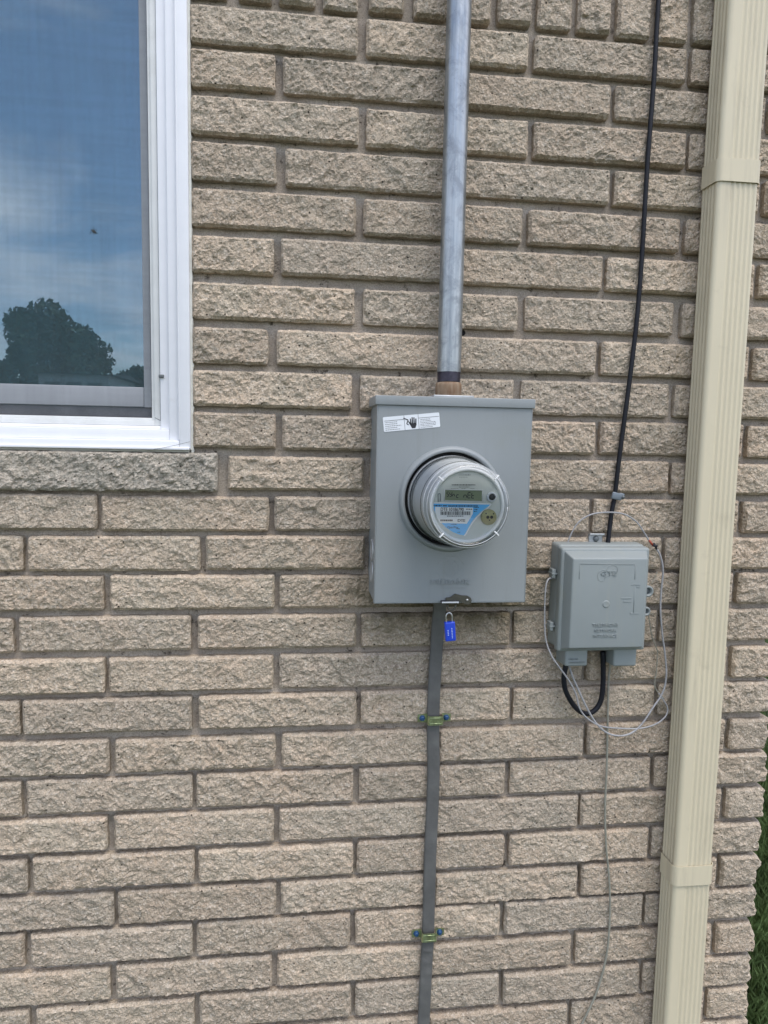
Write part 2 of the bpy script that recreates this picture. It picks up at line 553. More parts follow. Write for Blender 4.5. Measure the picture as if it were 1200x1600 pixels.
def thin_glass(name, base_fac, tint, rough=0.0, ior=1.5, gcol=(1, 1, 1, 1)):
    """clear sheet: fresnel mirror over tinted transparency"""
    m, n, l = new_mat(name)
    out = N(n, 'ShaderNodeOutputMaterial')
    tr = N(n, 'ShaderNodeBsdfTransparent'); tr.inputs[0].default_value = tint
    gl = N(n, 'ShaderNodeBsdfGlossy'); gl.inputs['Roughness'].default_value = rough; gl.inputs[0].default_value = gcol
    fr = N(n, 'ShaderNodeFresnel', IOR=ior)
    ad = n.new('ShaderNodeMath'); ad.operation = 'ADD'; ad.inputs[1].default_value = base_fac; ad.use_clamp = True
    l.new(fr.outputs[0], ad.inputs[0])
    mx = N(n, 'ShaderNodeMixShader')
    l.new(ad.outputs[0], mx.inputs[0]); l.new(tr.outputs[0], mx.inputs[1]); l.new(gl.outputs[0], mx.inputs[2])
    l.new(mx.outputs[0], out.inputs[0])
    return m


M['pane'] = thin_glass('window_glass', .34, (.45, .66, .68, 1), gcol=(.64, .83, 1, 1))
M['fill_curtain'] = simple_mat('teal_fill_curtain', (.62, .78, .80), .9, var=.1, vscale=5)  # pale teal cloth, added behind the pane to brighten the glass
M['clear'] = thin_glass('clear_polycarbonate', .0, (.94, .95, .95, 1), .06, 1.45)
# insect screen: fine weave, too fine to see singly, shows as a faint cross-hatched veil
m, n, l = new_mat('insect_screen')
out = N(n, 'ShaderNodeOutputMaterial')
tr = N(n, 'ShaderNodeBsdfTransparent')
df = N(n, 'ShaderNodeBsdfDiffuse'); df.inputs[0].default_value = (.10, .115, .12, 1)
P = n.new('ShaderNodeNewGeometry').outputs['Position']
hv = []
for sc3 in ((14, 1, .6), (.6, 1, 14)):
    mp = N(n, 'ShaderNodeMapping'); l.new(P, mp.inputs[0]); mp.inputs['Scale'].default_value = sc3
    hv.append(noise(n, l, mp.outputs[0], 6, 4, .6))
ad = n.new('ShaderNodeMath'); ad.operation = 'ADD'; l.new(hv[0], ad.inputs[0]); l.new(hv[1], ad.inputs[1])
fac = ramp(n, l, ad.outputs[0], .35, .65, (.20, .20, .20, 1), (.42, .42, .42, 1))
half = n.new('ShaderNodeMath'); half.operation = 'MULTIPLY'; half.inputs[1].default_value = .5
l.new(ad.outputs[0], half.inputs[0])
fac = ramp(n, l, half.outputs[0], .35, .65, (.25, .25, .25, 1), (.37, .37, .37, 1))
mx = N(n, 'ShaderNodeMixShader')
l.new(fac, mx.inputs[0]); l.new(tr.outputs[0], mx.inputs[1]); l.new(df.outputs[0], mx.inputs[2])
l.new(mx.outputs[0], out.inputs[0])
M['screen'] = m

M['leaf'] = simple_mat('tree_leaves', (.05, .085, .03), .6, var=.5, vscale=1.2)
M['bark'] = simple_mat('bark', (.10, .08, .06), .9)
M['siding'] = simple_mat('pale_siding', (.50, .53, .52), .7)
M['roofing'] = simple_mat('grey_roofing', (.09, .10, .09), .9)
M['soil'] = simple_mat('lawn_ground', (.035, .055, .018), .95, var=.4, vscale=3)
M['blade'] = simple_mat('grass_blades', (.10, .155, .055), .55, var=.45, vscale=7)
M['insect'] = simple_mat('dark_insect', (.03, .028, .025), .6)

# ------------------------------------------------------------------ ground
g = MB()
g.add([(-700, -700, GZ), (700, -700, GZ), (700, 700, GZ), (-700, 700, GZ)], [(0, 1, 2, 3)])
o = g.build('ground', M['soil']); tag(o, kind='structure')


def grass_patch():
    rng = np.random.default_rng(3)
    n = 120000
    # density falls with distance from the house corner
    t = rng.random(n) ** 1.6
    x = 1.15 + t * 6.0 * rng.random(n) ** .8 + rng.random(n) * .8
    y = -.6 + rng.random(n) * (1.4 + 9 * t)
    h = .03 + .04 * rng.random(n)
    a = rng.random(n) * math.pi * 2
    w = .0010 + .0010 * rng.random(n)
    lean = (rng.random((n, 2)) - .5) * 1.1
    V = np.zeros((n, 4, 3))
    dx, dy = np.cos(a) * w, np.sin(a) * w
    V[:, 0] = np.stack([x - dx, y - dy, np.full(n, GZ)], 1)
    V[:, 1] = np.stack([x + dx, y + dy, np.full(n, GZ)], 1)
    mx_, my_ = x + lean[:, 0] * h * .35, y + lean[:, 1] * h * .35
    V[:, 2] = np.stack([mx_ + dx * .8, my_ + dy * .8, GZ + h * .6], 1)
    V[:, 3] = np.stack([x + lean[:, 0] * h, y + lean[:, 1] * h, GZ + h], 1)
    F = np.arange(n * 4).reshape(n, 4)
    me = bpy.data.meshes.new('grass')
    me.from_pydata(V.reshape(-1, 3).tolist(), [], F.tolist())
    me.materials.append(M['blade'])
    o = bpy.data.objects.new('grass', me); link(o)
    tag(o, 'short green lawn grass growing beyond the corner of the brick wall', 'grass', kind='stuff')


grass_patch()

# ------------------------------------------------------------------ the house wall, brick by brick
HX0, HX1, HTOP, HBACK = -6.0, 1.152, 1.1, 7.0      # mortar body of the house
WX0, WX1, WZ0, WZ1 = -.93, .002, -.782, .27       # window opening
MY = .0115                                         # mortar plane lies this far behind the brick faces

house = empty('brick_house', (0, 0, GZ), 'tan split-face brick house corner with recessed grey mortar joints and a white window', 'house')


def mortar_sheet():
    mb = MB()
    xs = np.unique(np.concatenate([np.arange(-.9, HX1, .008), [WX1, HX1, -.93]]))
    zs = np.unique(np.concatenate([np.arange(-2.06, .34, .008), [WZ0, WZ1]]))
    X, Z = np.meshgrid(xs, zs, indexing='ij')
    Y = MY + .0022 * fbm(X * 28, Z * 28, X * 0, 5, 3) + .0012 * vnoise(X * 160, Z * 160, X * 0, 9)
    edge = (np.abs(X - HX1) < 1e-6)
    Y = np.where(edge, MY, Y)
    nx, nz = X.shape
    V = np.stack([X, Y, Z], 2).reshape(-1, 3)
    i, j = np.meshgrid(np.arange(nx - 1), np.arange(nz - 1), indexing='ij')
    cx, cz = (xs[:-1] + xs[1:]) / 2, (zs[:-1] + zs[1:]) / 2
    keep = ~((cx[:, None] < WX1) & (cz[None, :] > WZ0) & (cz[None, :] < WZ1))
    i, j = i[keep], j[keep]
    a = i * nz + j
    mb.add(V.tolist(), np.stack([a, a + nz, a + nz + 1, a + 1], 1).tolist(), True)
    # plain rest of the house shell
    z0, z1 = zs[0], zs[-1]
    xl = xs[0]
    def q(p): mb.add(p, [(0, 1, 2, 3)])
    q([(HX0, MY, GZ), (HX1, MY, GZ), (HX1, MY, z0), (HX0, MY, z0)])
    q([(HX0, MY, z1), (HX1, MY, z1), (HX1, MY, HTOP), (HX0, MY, HTOP)])
    q([(HX0, MY, z0), (xl, MY, z0), (xl, MY, z1), (HX0, MY, z1)])
    q([(HX1, MY, GZ), (HX1, HBACK, GZ), (HX1, HBACK, HTOP), (HX1, MY, HTOP)])
    q([(HX0, MY, GZ), (HX0, HBACK, GZ), (HX0, HBACK, HTOP), (HX0, MY, HTOP)])
    q([(HX0, HBACK, GZ), (HX1, HBACK, GZ), (HX1, HBACK, HTOP), (HX0, HBACK, HTOP)])
    return mb.build('mortar', M['mortar'], house, normals=False)


mortar_sheet()
rf = MB()
rf.box(HX0 - .05, HX1 + .05, -.05, HBACK + .35, HTOP + .003, HTOP + .18, .02)  # unseen flat slab, added to block sky light from behind the wall
rf.build('roof', M['roofing'], house)

SEED = [0]


def brick(x0, x1, z0, z1, cell=.0023, rough_right=False, name='brick', mat=None, depth=.035, bulge=.006, collect=None, y_off=0., amp=1.):
    """one split-face brick: sawn top, bottom and ends, broken face as real relief"""
    SEED[0] += 1
    s = SEED[0] * 17 % 9973
    w, h = x1 - x0, z1 - z0
    nx, nz = max(4, int(round(w / cell))), max(3, int(round(h / cell)))
    u, v = np.linspace(0, 1, nx + 1), np.linspace(0, 1, nz + 1)
    U, V_ = np.meshgrid(u, v, indexing='ij')
    rng = np.random.default_rng(s)
    jit = (rng.random(U.shape + (2,)) - .5) * .55
    jit[0], jit[-1] = 0, 0
    jit[:, 0], jit[:, -1] = 0, 0
    X = x0 + (U + jit[..., 0] / nx) * w
    Z = z0 + (V_ + jit[..., 1] / nz) * h
    # ragged outline
    ex = .0011 * fbm(X * 90, Z * 90, X * 0, s, 3); ez = .0010 * fbm(X * 90, Z * 90, X * 0, s + 50, 3)
    dl, dr, db, dt = X - x0, x1 - X, Z - z0, z1 - Z
    d = np.minimum(np.minimum(dl, dr), np.minimum(db, dt))
    near = np.clip(1 - d / .006, 0, 1)
    X = X + ex * near; Z = Z + ez * near
    # worn corners
    cxd, czd = np.minimum(dl, dr), np.minimum(db, dt)
    cr = .0025 + .0035 * rng.random()
    cc = np.clip(1 - (cxd + czd) / cr, 0, 1)
    X = X + np.where(dl < dr, 1, -1) * cc * cr * .3
    Z = Z + np.where(db < dt, 1, -1) * cc * cr * .3
    xs_, zs_ = X + s * 3.1, Z + s * 1.7
    k = np.clip(d / .0048, 0, 1); k = k * k * (3 - 2 * k)
    k2 = np.clip(d / .0028, 0, 1)
    wx, wz = xs_ + .006 * vnoise(xs_ * 60, zs_ * 60, xs_ * 0, 3), zs_ + .006 * vnoise(xs_ * 60, zs_ * 60, xs_ * 0, 4)
    rel = (.0040 * facets(wx * .8, wz, .034, s) + .0036 * facets(wx, wz, .014, s + 9) + .0030 * facets(wx, wz, .0062, s + 19)
           + .0022 * fbm(xs_ * 48, zs_ * 40, xs_ * 0, s, 5))
    rel = rel * rng.uniform(.45, .78)
    lean = (rng.random() - .5) * .006
    Y = -(.0005 + bulge * k + amp * rel * (.30 + .70 * k) * k2 + lean * (V_ - .5) * k) + y_off
    Y = np.minimum(Y, y_off + .003)
    if rough_right:
        # the broken outer end of a corner brick: profile wanders
        endp = .006 * fbm(Z * 60, Z * 0 + s, Z * 0, s + 3, 4) + .004 * np.sin(V_ * math.pi)
        X = X + endp * np.clip(1 - dr / .03, 0, 1)
    nxv, nzv = nx + 1, nz + 1
    Vt = np.stack([X, Y, Z], 2).reshape(-1, 3)
    i, j = np.meshgrid(np.arange(nx), np.arange(nz), indexing='ij')
    a = (i * nzv + j).ravel()
    F = np.stack([a, a + nzv, a + nzv + 1, a + 1], 1).tolist()
    # rim back into the wall
    ring = [i_ * nzv for i_ in range(nxv)] + [nx * nzv + j_ for j_ in range(1, nzv)] + [i_ * nzv + nz for i_ in range(nx - 1, -1, -1)] + [j_ for j_ in range(nz - 1, 0, -1)]
    B = Vt[ring].copy()
    B[:, 1] = depth + y_off
    if rough_right:
        right = np.array([p // nzv == nx for p in ring])
        B[right, 1] = .2
        B[:, 1] = np.where(right, .2, B[:, 1])
    base = len(Vt)
    m_ = len(ring)
    if rough_right:     # the end face needs its own relief rows
        rows = [Vt]
        cols = 24
        Rr = [nx * nzv + j_ for j_ in range(nzv)]
        P0 = Vt[Rr]
        grid = []
        yend = .29 if (SEED[0] % 2) else .12
        for q_ in range(1, cols + 1):
            f = q_ / cols
            Q = P0.copy()
            Q[:, 1] = P0[:, 1] + (yend - P0[:, 1]) * f
            Q[:, 0] = x1 + .003 + .003 * np.sin(np.linspace(0, math.pi, nzv)) + .006 * facets(Q[:, 1] + s, Q[:, 2] + s, .02, s + 31) * np.sin(np.linspace(.15, math.pi - .15, nzv)) + (P0[:, 0] - x1) * (1 - f) * .6
            grid.append(Q)
        for q_ in range(cols):
            for j_ in range(nzv - 1):
                A = [Rr[j_], Rr[j_ + 1]] if q_ == 0 else [base + (q_ - 1) * nzv + j_, base + (q_ - 1) * nzv + j_ + 1]
                C = [base + q_ * nzv + j_, base + q_ * nzv + j_ + 1]
                F.append((A[0], C[0], C[1], A[1]))
        Vt = np.concatenate([Vt] + grid)
        lastrow = base + (cols - 1) * nzv
        bot = [0] + [nx * nzv] + [lastrow]
        # top and bottom planes
        b2 = len(Vt)
        extra = np.array([[x0, yend, z0], [x0, yend, z1]])
        Vt = np.concatenate([Vt, extra])
        F.append(tuple([i_ * nzv for i_ in range(nxv)] + [base + q_ * nzv for q_ in range(cols)] + [b2]))
        F.append(tuple([i_ * nzv + nz for i_ in range(nxv)] + [base + q_ * nzv + nz for q_ in range(cols)] + [b2 + 1]))
        F.append(tuple([j_ for j_ in range(nzv)] + [b2 + 1, b2]))
    else:
        Vt = np.concatenate([Vt, B])
        for t_ in range(m_):
            t2 = (t_ + 1) % m_
            F.append((ring[t_], base + t_, base + t2, ring[t2]))
    if collect is not None:
        collect.add(Vt.tolist(), F)
        return None
    org = np.array([(x0 + x1) / 2, 0, z0])
    me = bpy.data.meshes.new(name)
    me.from_pydata((Vt - org).tolist(), [], F)
    me.materials.append(mat or M['brick'])
    o = bpy.data.objects.new(name, me)
    o.location = Vector(org) - house.location
    link(o, house)
    return o


# surveyed head joints: course -> (top, bottom, [(half-module index, left edge, right edge)])
CRS = {
 1: (-.0279, -.0892, [(2, .2896, .3041), (4, .5968, .6087), (6, .8981, .9098)]),
 2: (-.1015, -.1614, [(1, .1473, .1605), (3, .452, .463), (5, .7554, .7652), (7, 1.062, 1.073)]),
 3: (-.1759, -.2394, [(2, .2938, .3074), (4, .6029, .6138), (6, .9080, .9160)]),
 4: (-.2517, -.3142, [(1, .1497, .1653), (3, .455, .466), (5, .7632, .7723), (7, 1.062, 1.073)]),
 5: (-.3295, -.3924, [(2, .2907, .3045), (4, .5969, .6099), (6, .9051, .9179)]),
 6: (-.4067, -.4690, [(1, .1461, .1585), (3, .452, .462), (5, .7576, .7656), (7, 1.0628, 1.0738)]),
 7: (-.4867, -.5490, [(2, .2908, .3063), (4, .5958, .6102), (6, .9033, .9206)]),
 8: (-.5630, -.6260, [(1, .1365, .1524), (3, .448, .459), (5, .7518, .7623), (7, 1.0632, 1.0742)]),
 9: (-.6394, -.7026, [(2, .2883, .3036), (4, .5932, .6081), (6, .9029, .9160)]),
 10: (-.7150, -.7775, [(1, .1503, .1622), (3, .452, .462), (5, .7587, .7686), (7, 1.0633, 1.0743)]),
 11: (-.7896, -.8512, [(2, .312, .324), (4, .610, .620), (6, .9122, .9189)]),
 12: (-.8642, -.9278, [(-1, -.1645, -.1569), (1, .1384, .1489), (3, .450, .460), (5, .7542, .7620), (7, 1.0647, 1.0757)]),
 13: (-.9379, -1.0008, [(-2, -.2918, -.2832), (0, .0150, .0253), (2, .3168, .3253), (4, .612, .622), (6, .9056, .9150)]),
 14: (-1.0098, -1.0730, [(-1, -.1559, -.1448), (1, .1494, .1588), (3, .453, .463), (5, .758, .768), (7, 1.0626, 1.0736)]),
 15: (-1.0858, -1.1495, [(-2, -.3129, -.3028), (0, -.0033, .0094), (2, .3034, .3119), (4, .6026, .6116), (6, .905, .914)]),
 16: (-1.1618, -1.2268, [(-1, -.1567, -.1500), (1, .1472, .1591), (3, .452, .462), (5, .7536, .7642), (7, 1.0623, 1.0733)]),
 17: (-1.2385, -1.3024, [(-2, -.3065, -.2999), (0, -.0022, .0107), (2, .3053, .3143), (4, .6079, .6161), (6, .9085, .9185)]),
 18: (-1.3160, -1.3813, [(-1, -.1518, -.1427), (1, .1525, .1637), (3, .456, .466), (5, .7635, .7716), (7, 1.0676, 1.0786)]),
 19: (-1.3906, -1.4559, [(-2, -.3079, -.2990), (0, -.0026, .0049), (2, .3014, .3126), (4, .6048, .6150), (6, .9108, .9192)]),
 20: (-1.4653, -1.5306, [(-1, -.1581, -.1455), (1, .1497, .1603), (3, .454, .464), (5, .7588, .7656), (7, 1.0702, 1.0812)]),
 21: (-1.5407, -1.6057, [(-2, -.3022, -.2924), (0, .0002, .0082), (2, .3040, .3112), (4, .6087, .6184), (6, .9141, .9230)]),
 22: (-1.6168, -1.6824, [(-1, -.1493, -.1412), (1, .1540, .1638), (3, .457, .467), (5, .7659, .7731), (7, 1.0693, 1.0803)]),
 23: (-1.6894, -1.7556, [(-2, -.3112, -.2998), (0, -.0046, .0035), (2, .2998, .3100), (4, .6049, .6143), (6, .9109, .9180)]),
 24: (-1.7673, -1.8333, [(-1, -.1584, -.1478), (1, .1470, .1570), (3, .453, .462), (5, .7584, .7695), (7, 1.0699, 1.0809)]),
 25: (-1.8434, -1.9094, [(-2, -.3069, -.2954), (0, -.0021, .0076), (2, .3033, .3123), (4, .6082, .6174), (6, .9125, .9211)]),
}
for r in (26, 27):
    CRS[r] = (-1.8434 - .0757 * (r - 25), -1.9094 - .0757 * (r - 25),
              [(k, k * .1525 - .005, k * .1525 + .005) for k in (range(-2, 8, 2) if r % 2 else range(-1, 8, 2))])
LEFT_END = -.66
CORNER = 1.163
START = {}
for r in sorted(CRS):
    zt, zb, js = CRS[r]
    js = sorted(js)
    k0 = js[0][0]
    if r <= 10:
        start = .0045
    elif r == 11:
        start = .0655
    else:
        start = None
        while (k0 - 2) * .1525 > LEFT_END:
            k0 -= 2
            js.insert(0, (k0, k0 * .1525 - .005, k0 * .1525 + .005))
        start = js[0][2]
        js = js[1:]
    START[r] = start
    edges = [start] + [e for j in js for e in (j[1], j[2])] + [CORNER]
    for a in range(0, len(edges), 2):
        x0, x1 = edges[a], edges[a + 1]
        if x1 - x0 < .02:
            continue
        jz = random.uniform(-.0012, .0012)
        last = a == len(edges) - 2
        brick(x0, x1, zb + jz, zt + jz + random.uniform(-.0008, .0008), rough_right=last,
              y_off=random.uniform(-.0015, .0015), bulge=random.uniform(.004, .007))
# soldier course above: bricks on end
S = [.0661, .084, .1414, .1523, .2157, .2289, .2888, .3089, .3699, .3869, .4465, .4591, .5254, .5383, .6009, .6109, .675, .6858, .749, .7612, .8254, .8377, .898, .9092, .9720, .9830, 1.0460, 1.0570]
se = [.0045] + S + [1.118]
for a in range(0, len(se), 2):
    brick(se[a], se[a + 1], -.0175 + random.uniform(-.003, .003), .272, y_off=random.uniform(-.001, .0015))

# bricks outside the photograph's frame: simpler, one joined part
far = MB()
for r in range(-14, 34):
    if r <= 27 and r >= 1:
        xr = START[r] - .010 if r > 11 else WX0
        zt, zb = CRS[r][0], CRS[r][1]
    else:
        zt = -.0279 - (r - 1) * .0756 if r < 1 else -1.8434 - .0757 * (r - 25)
        zb = zt - .064
        xr = CORNER
    if zt > HTOP - .01 or zb < GZ + .03 or (-4 < r < 1 and False):
        continue
    k = -23 + (r % 2)
    while k * .1525 < xr - .02:
        x0, x1 = k * .1525 + .005, min((k + 2) * .1525 - .005, xr)
        k += 2
        if x1 <= x0 + .03:
            continue
        if r < 1 and zb < .282 and x1 > 0:     # soldier course stands here
            continue
        if zt > WZ0 - .005 and zb < WZ1 and x1 > WX0 and x0 < WX1:      # the window is here
            if x0 < WX0 - .03:
                x1 = WX0 - .004
            else:
                continue
        brick(x0, x1, zb, zt, cell=.011, collect=far)
# side wall courses round the corner
for r in range(-13, 33):
    zt = -.0279 - (r - 1) * .0756
    zb = zt - .064
    if zt > HTOP or zb < GZ + .03:
        continue
    for k in range(22):
        y0 = .30 + k * .305 + (.15 if r % 2 else 0)
        far.box(HX1 - .02, HX1 + .012, y0, y0 + .294, zb, zt, 0)
fo = far.build('brick', M['brick'], house, normals=True)
tag(fo, kind='stuff')

# two old drill holes in the joints, dark discs painted for their inner shade
for px_, py_, r_ in ((723, 520, .0042), (1019, 1397, .0032)):
    hp_ = at(px_, py_, MY - .003)
    hm = MB()
    hm.lathe([(r_ * 1.25, MY - .0022), (r_, MY - .0036), (r_ * .95, MY - .0030), (.0001, MY - .0026)], (hp_[0], hp_[2]), n=14)
    hm.build('drill_hole_shade', M['dark'], house)

# stone sill under the window
brick(WX0 - .05, .0475, -.8565, -.7868, cell=.0035, name='window_sill', mat=M['sill'], bulge=.007, y_off=-.006, amp=1.7)

# ------------------------------------------------------------------ window
wz_of = lambda px, py, y: at(px, py, y)[2]
wx_of = lambda px, py, y: at(px, py, y)[0]
WT = .262
win = MB()
ox = .0005                                     # outer edge of the white casing
a1 = wx_of(278, 400, -.004)                    # outer flat strip
a2 = wx_of(262, 400, .004)
a3 = wx_of(248, 400, .012)
zo = -.7805
b1 = wz_of(100, 685, -.004)
b2 = wz_of(100, 668, .008)


def frame_ring(mb, xi, xo, zi, zo_, y0, y1, bev=.001):
    """right stile, bottom rail, left stile and top rail of a rectangular ring, mirrored about the window centre"""
    xc = (WX0 + WX1) / 2
    mb.box(xi, xo, y0, y1, zo_, WT - (0 if xo >= ox - .001 else .02), bev)
    L0, L1 = 2 * xc - xo, 2 * xc - xi
    mb.box(L0, L1, y0, y1, zo_, WT - (0 if xo >= ox - .001 else .02), bev)
    mb.box(L1 + .0002, xi - .0002, y0 + .0004, y1, zo_, zi, bev)
    tt = WT if xo >= ox - .001 else WT - .02
    mb.box(L1 + .0002, xi - .0002, y0 + .0004, y1, tt - (zi - zo_), tt, bev)


frame_ring(win, a1, ox, b1, zo, -.0085, .03, .0018)
frame_ring(win, a2, a1 - .0003, b2, b1 + .0002, .0005, .034, .0012)
frame_ring(win, a3, a2 - .0003, b2 + .006, b2 + .0002, .010, .05, .0012)
# small raised bead down the casing and along the lip at the bottom
win.box(a1 - .0012, a1 + .0012, -.0090, -.003, b1 + .002, WT, .0006)
win.box(WX0 + .03, ox - .002, -.0125, -.002, zo - .0015, zo + .0035, .0012)
window = win.build('window', M['white'], house)

sf = MB()
c1 = a3 - .0004
c0 = wx_of(234, 400, .022)
zc1 = b2 + .0065
zc0 = wz_of(100, 650, .022)
frame_ring(sf, c0 + .006, c1, zc0 - .005, zc1, .016, .04, .0008)
frame_ring(sf, c0, c0 + .0057, zc0, zc0 - .0048, .022, .04, .0006)
# diagonal mitre line at the corner and a turn-latch
sf.build('screen_frame', M['white_dull'], window)
mt = MB()
mt.tube([(c1 - .0006, .0155, zc0 - .0045), (c0 + .0062, .0155, zc0 + .0005)], .0005, 5, sub=1)
mt.tube([(c1 + .0002, .0125, zc0 - .004), (c1 + .0002, .0125, WT - .02)], .0006, 5, sub=1)
mt.build('mitre_joint', M['tni_dark'], window)
sl = MB(); sl.box(c1 - .0015, c1 + .0075, .006, .0155, at(255, 588, .01)[2] - .003, at(255, 588, .01)[2] + .003, .0015)
sl.build('screen_latch', M['tni_dark'], window)
sc_ = MB()
xc = (WX0 + WX1) / 2
xl_ = 2 * xc - c0
sc_.add([(xl_, .030, zc0), (c0, .030, zc0), (c0, .030, WT - .03), (xl_, .030, WT - .03)], [(0, 1, 2, 3)])
sc_.build('insect_screen', M['screen'], window, normals=False)
sp_ = MB()
sp_.tube([(c0 - .0005, .028, zc0 + .001), (c0 - .0005, .028, WT - .03)], .0012, 6, sub=1)
sp_.tube([(xl_, .028, zc0 + .0005), (c0, .028, zc0 + .0005)], .0010, 6, sub=1)
sp_.build('screen_spline', M['rubber'], window)
# sash behind the screen
sa = MB()
d0 = wx_of(221, 300, .05)
e1 = wz_of(100, 634, .05)
e0 = wz_of(100, 602, .05)
SY = .046
sa.box(d0, c0 + .012, SY, SY + .03, e1, WT - .01, .0015)
sa.box(2 * xc - c0 - .012, 2 * xc - d0, SY, SY + .03, e1, WT - .01, .0015)
sa.box(2 * xc - d0 + .0002, d0 - .0002, SY - .0006, SY + .03, e1 + .001, e0, .0015)
sa.box(2 * xc - d0 + .0002, d0 - .0002, SY, SY + .03, WT - .05, WT - .012, .0015)
sa.build('sash', M['sash'], window)
gk = MB()
gk.box(WX0 + .05, c0 + .012, SY + .004, SY + .012, zc0 - .006, e1 - .0005, 0)
gk.build('gap_shade_strip', M['gap_shade'], window)  # strip closing the gap, its shade put into the colour
pn = MB()
pn.box(2 * xc - d0 - .004, d0 + .004, SY + .012, SY + .0135, e0 - .004, WT - .045, 0)
pn = MB()
pn.add([(2 * xc - d0 - .004, SY + .010, e0 - .004), (d0 + .004, SY + .010, e0 - .004), (d0 + .004, SY + .010, WT - .045), (2 * xc - d0 - .004, SY + .010, WT - .045)], [(0, 1, 2, 3)])
pn.build('pane', M['pane'], window, normals=False)
cu_ = MB()
cxs = np.linspace(WX0 - .02, WX1 + .02, 160)
cu_v = []
for z in (WZ0 - .02, WT + .01):
    cu_v += [(x, .135 + .012 * math.sin(x * 75) + .006 * math.sin(x * 31 + 1), z) for x in cxs]
cu_.add(cu_v, [(i, i + 1, 161 + i, 160 + i) for i in range(159)], True)
cu_.build('fill_curtain', M['fill_curtain'], window, normals=False)  # added sheet that lifts the tone of the pane from behind
rm = MB()    # dim room behind the glass (five inner faces)
x0, x1, y0, y1, z0, z1 = WX0 - .8, WX1 + .6, .085, 3., -1.6, .7
rm.add([(x0, y1, z0), (x1, y1, z0), (x1, y1, z1), (x0, y1, z1), (x0, y0, z0), (x1, y0, z0), (x1, y0, z1), (x0, y0, z1)],
       [(0, 1, 2, 3), (4, 5, 1, 0), (7, 6, 2, 3), (4, 0, 3, 7), (5, 1, 2, 6)])
rm.add([(WX0 - .8, .0855, -1.6), (WX0 + .02, .0855, -1.6), (WX0 + .02, .0855, .7), (WX0 - .8, .0855, .7)], [(0, 1, 2, 3)])
rm.add([(WX1 - .02, .0855, -1.6), (WX1 + .6, .0855, -1.6), (WX1 + .6, .0855, .7), (WX1 - .02, .0855, .7)], [(0, 1, 2, 3)])
rm.add([(WX0 + .02, .0855, -1.6), (WX1 - .02, .0855, -1.6), (WX1 - .02, .0855, -.76), (WX0 + .02, .0855, -.76)], [(0, 1, 2, 3)])
rm.add([(WX0 + .02, .0855, .25), (WX1 - .02, .0855, .25), (WX1 - .02, .0855, .7), (WX0 + .02, .0855, .7)], [(0, 1, 2, 3)])
rm.build('room', M['interior'], window, normals=False)
rv = MB()    # reveal between casing and brickwork
rv.box(WX1 - .004, WX1 + .0023, -.001, .09, WZ0, WT, 0)
rv.box(WX0 - .003, WX1 - .005, -.001, .09, zo - .0055, zo - .0002, 0)
rv.build('reveal', M['caulk'], window)
# lumps of caulk that fill the bed joints beside the casing
for r in range(1, 11):
    z = (CRS[r][1] + (CRS[r + 1][0] if r < 11 else 0)) / 2
    rr = random.uniform(.0024, .0044)
    ck = MB()
    bm = bmesh.new(); bmesh.ops.create_icosphere(bm, subdivisions=3, radius=1)
    for v in bm.verts:
        k_ = 1 + .18 * math.sin(v.co.x * 5 + r) * math.sin(v.co.z * 4 + r * 2)
        v.co = Vector((v.co.x * rr * k_ + .0022, v.co.y * .004 + .0035, v.co.z * .0075 * k_ + z))
    ck.add([v.co for v in bm.verts], [[v.index for v in f.verts] for f in bm.faces], True)
    bm.free()
    ck.build('caulk', M['caulk'], window)

# insect on the screen
ins_c = at(146, 361, SY + .0085)
ins = empty('insect', ins_c, 'small dark long-legged insect clinging to the window glass behind the screen', 'insect')
bb_ = MB()
for (dx, dz, rx, rz) in ((0, 0, .0022, .0026), (.003, -.0022, .0019, .0022), (-.0024, .0016, .0012, .0013)):
    bm = bmesh.new(); bmesh.ops.create_icosphere(bm, subdivisions=2, radius=1)
    for v in bm.verts:
        v.co = Vector((v.co.x * rx + ins_c[0] + dx, v.co.y * .0016 + ins_c[1], v.co.z * rz + ins_c[2] + dz))
    bb_.add([v.co for v in bm.verts], [[v.index for v in f.verts] for f in bm.faces], True); bm.free()
bb_.build('body', M['insect'], ins)
for q_ in range(6):
    a = q_ * math.pi / 3 + .4
    lg = MB()
    p0 = np.array(ins_c)
    L_ = .008 if q_ % 2 else .0062
    lg.tube([p0, p0 + np.array([math.cos(a) * L_ * .6, -.0018, math.sin(a) * L_ * .6]), p0 + np.array([math.cos(a + .3) * L_, .0022, math.sin(a + .3) * L_])], .00035, 5, sub=3)
    lg.build('leg', M['insect'], ins)
# a strand of web across the sill corner
wb = MB(); wb.tube([at(240, 702, -.014), at(268, 697, -.013), at(297, 690, -.012)], .00035, 4, sub=3)
tag(wb.build('web_strand', M['greyink']), 'thin dusty strand of spider web across the lower corner of the white window casing', 'web')

# ------------------------------------------------------------------ text helper


def text_mesh(s, size, font_scale=(1, 1), extrude=0., align='LEFT'):
    cu = bpy.data.curves.new('txt', 'FONT')
    cu.body = s; cu.size = size; cu.extrude = extrude; cu.align_x = align
    cu.resolution_u = 3
    o = bpy.data.objects.new('txt', cu); COL.objects.link(o)
    dg = bpy.context.evaluated_depsgraph_get()
    me = bpy.data.meshes.new_from_object(o.evaluated_get(dg))
    vs = [v.co.copy() for v in me.vertices]; fs = [list(p.vertices) for p in me.polygons]
    bpy.data.objects.remove(o); bpy.data.curves.remove(cu); bpy.data.meshes.remove(me)
    return vs, fs


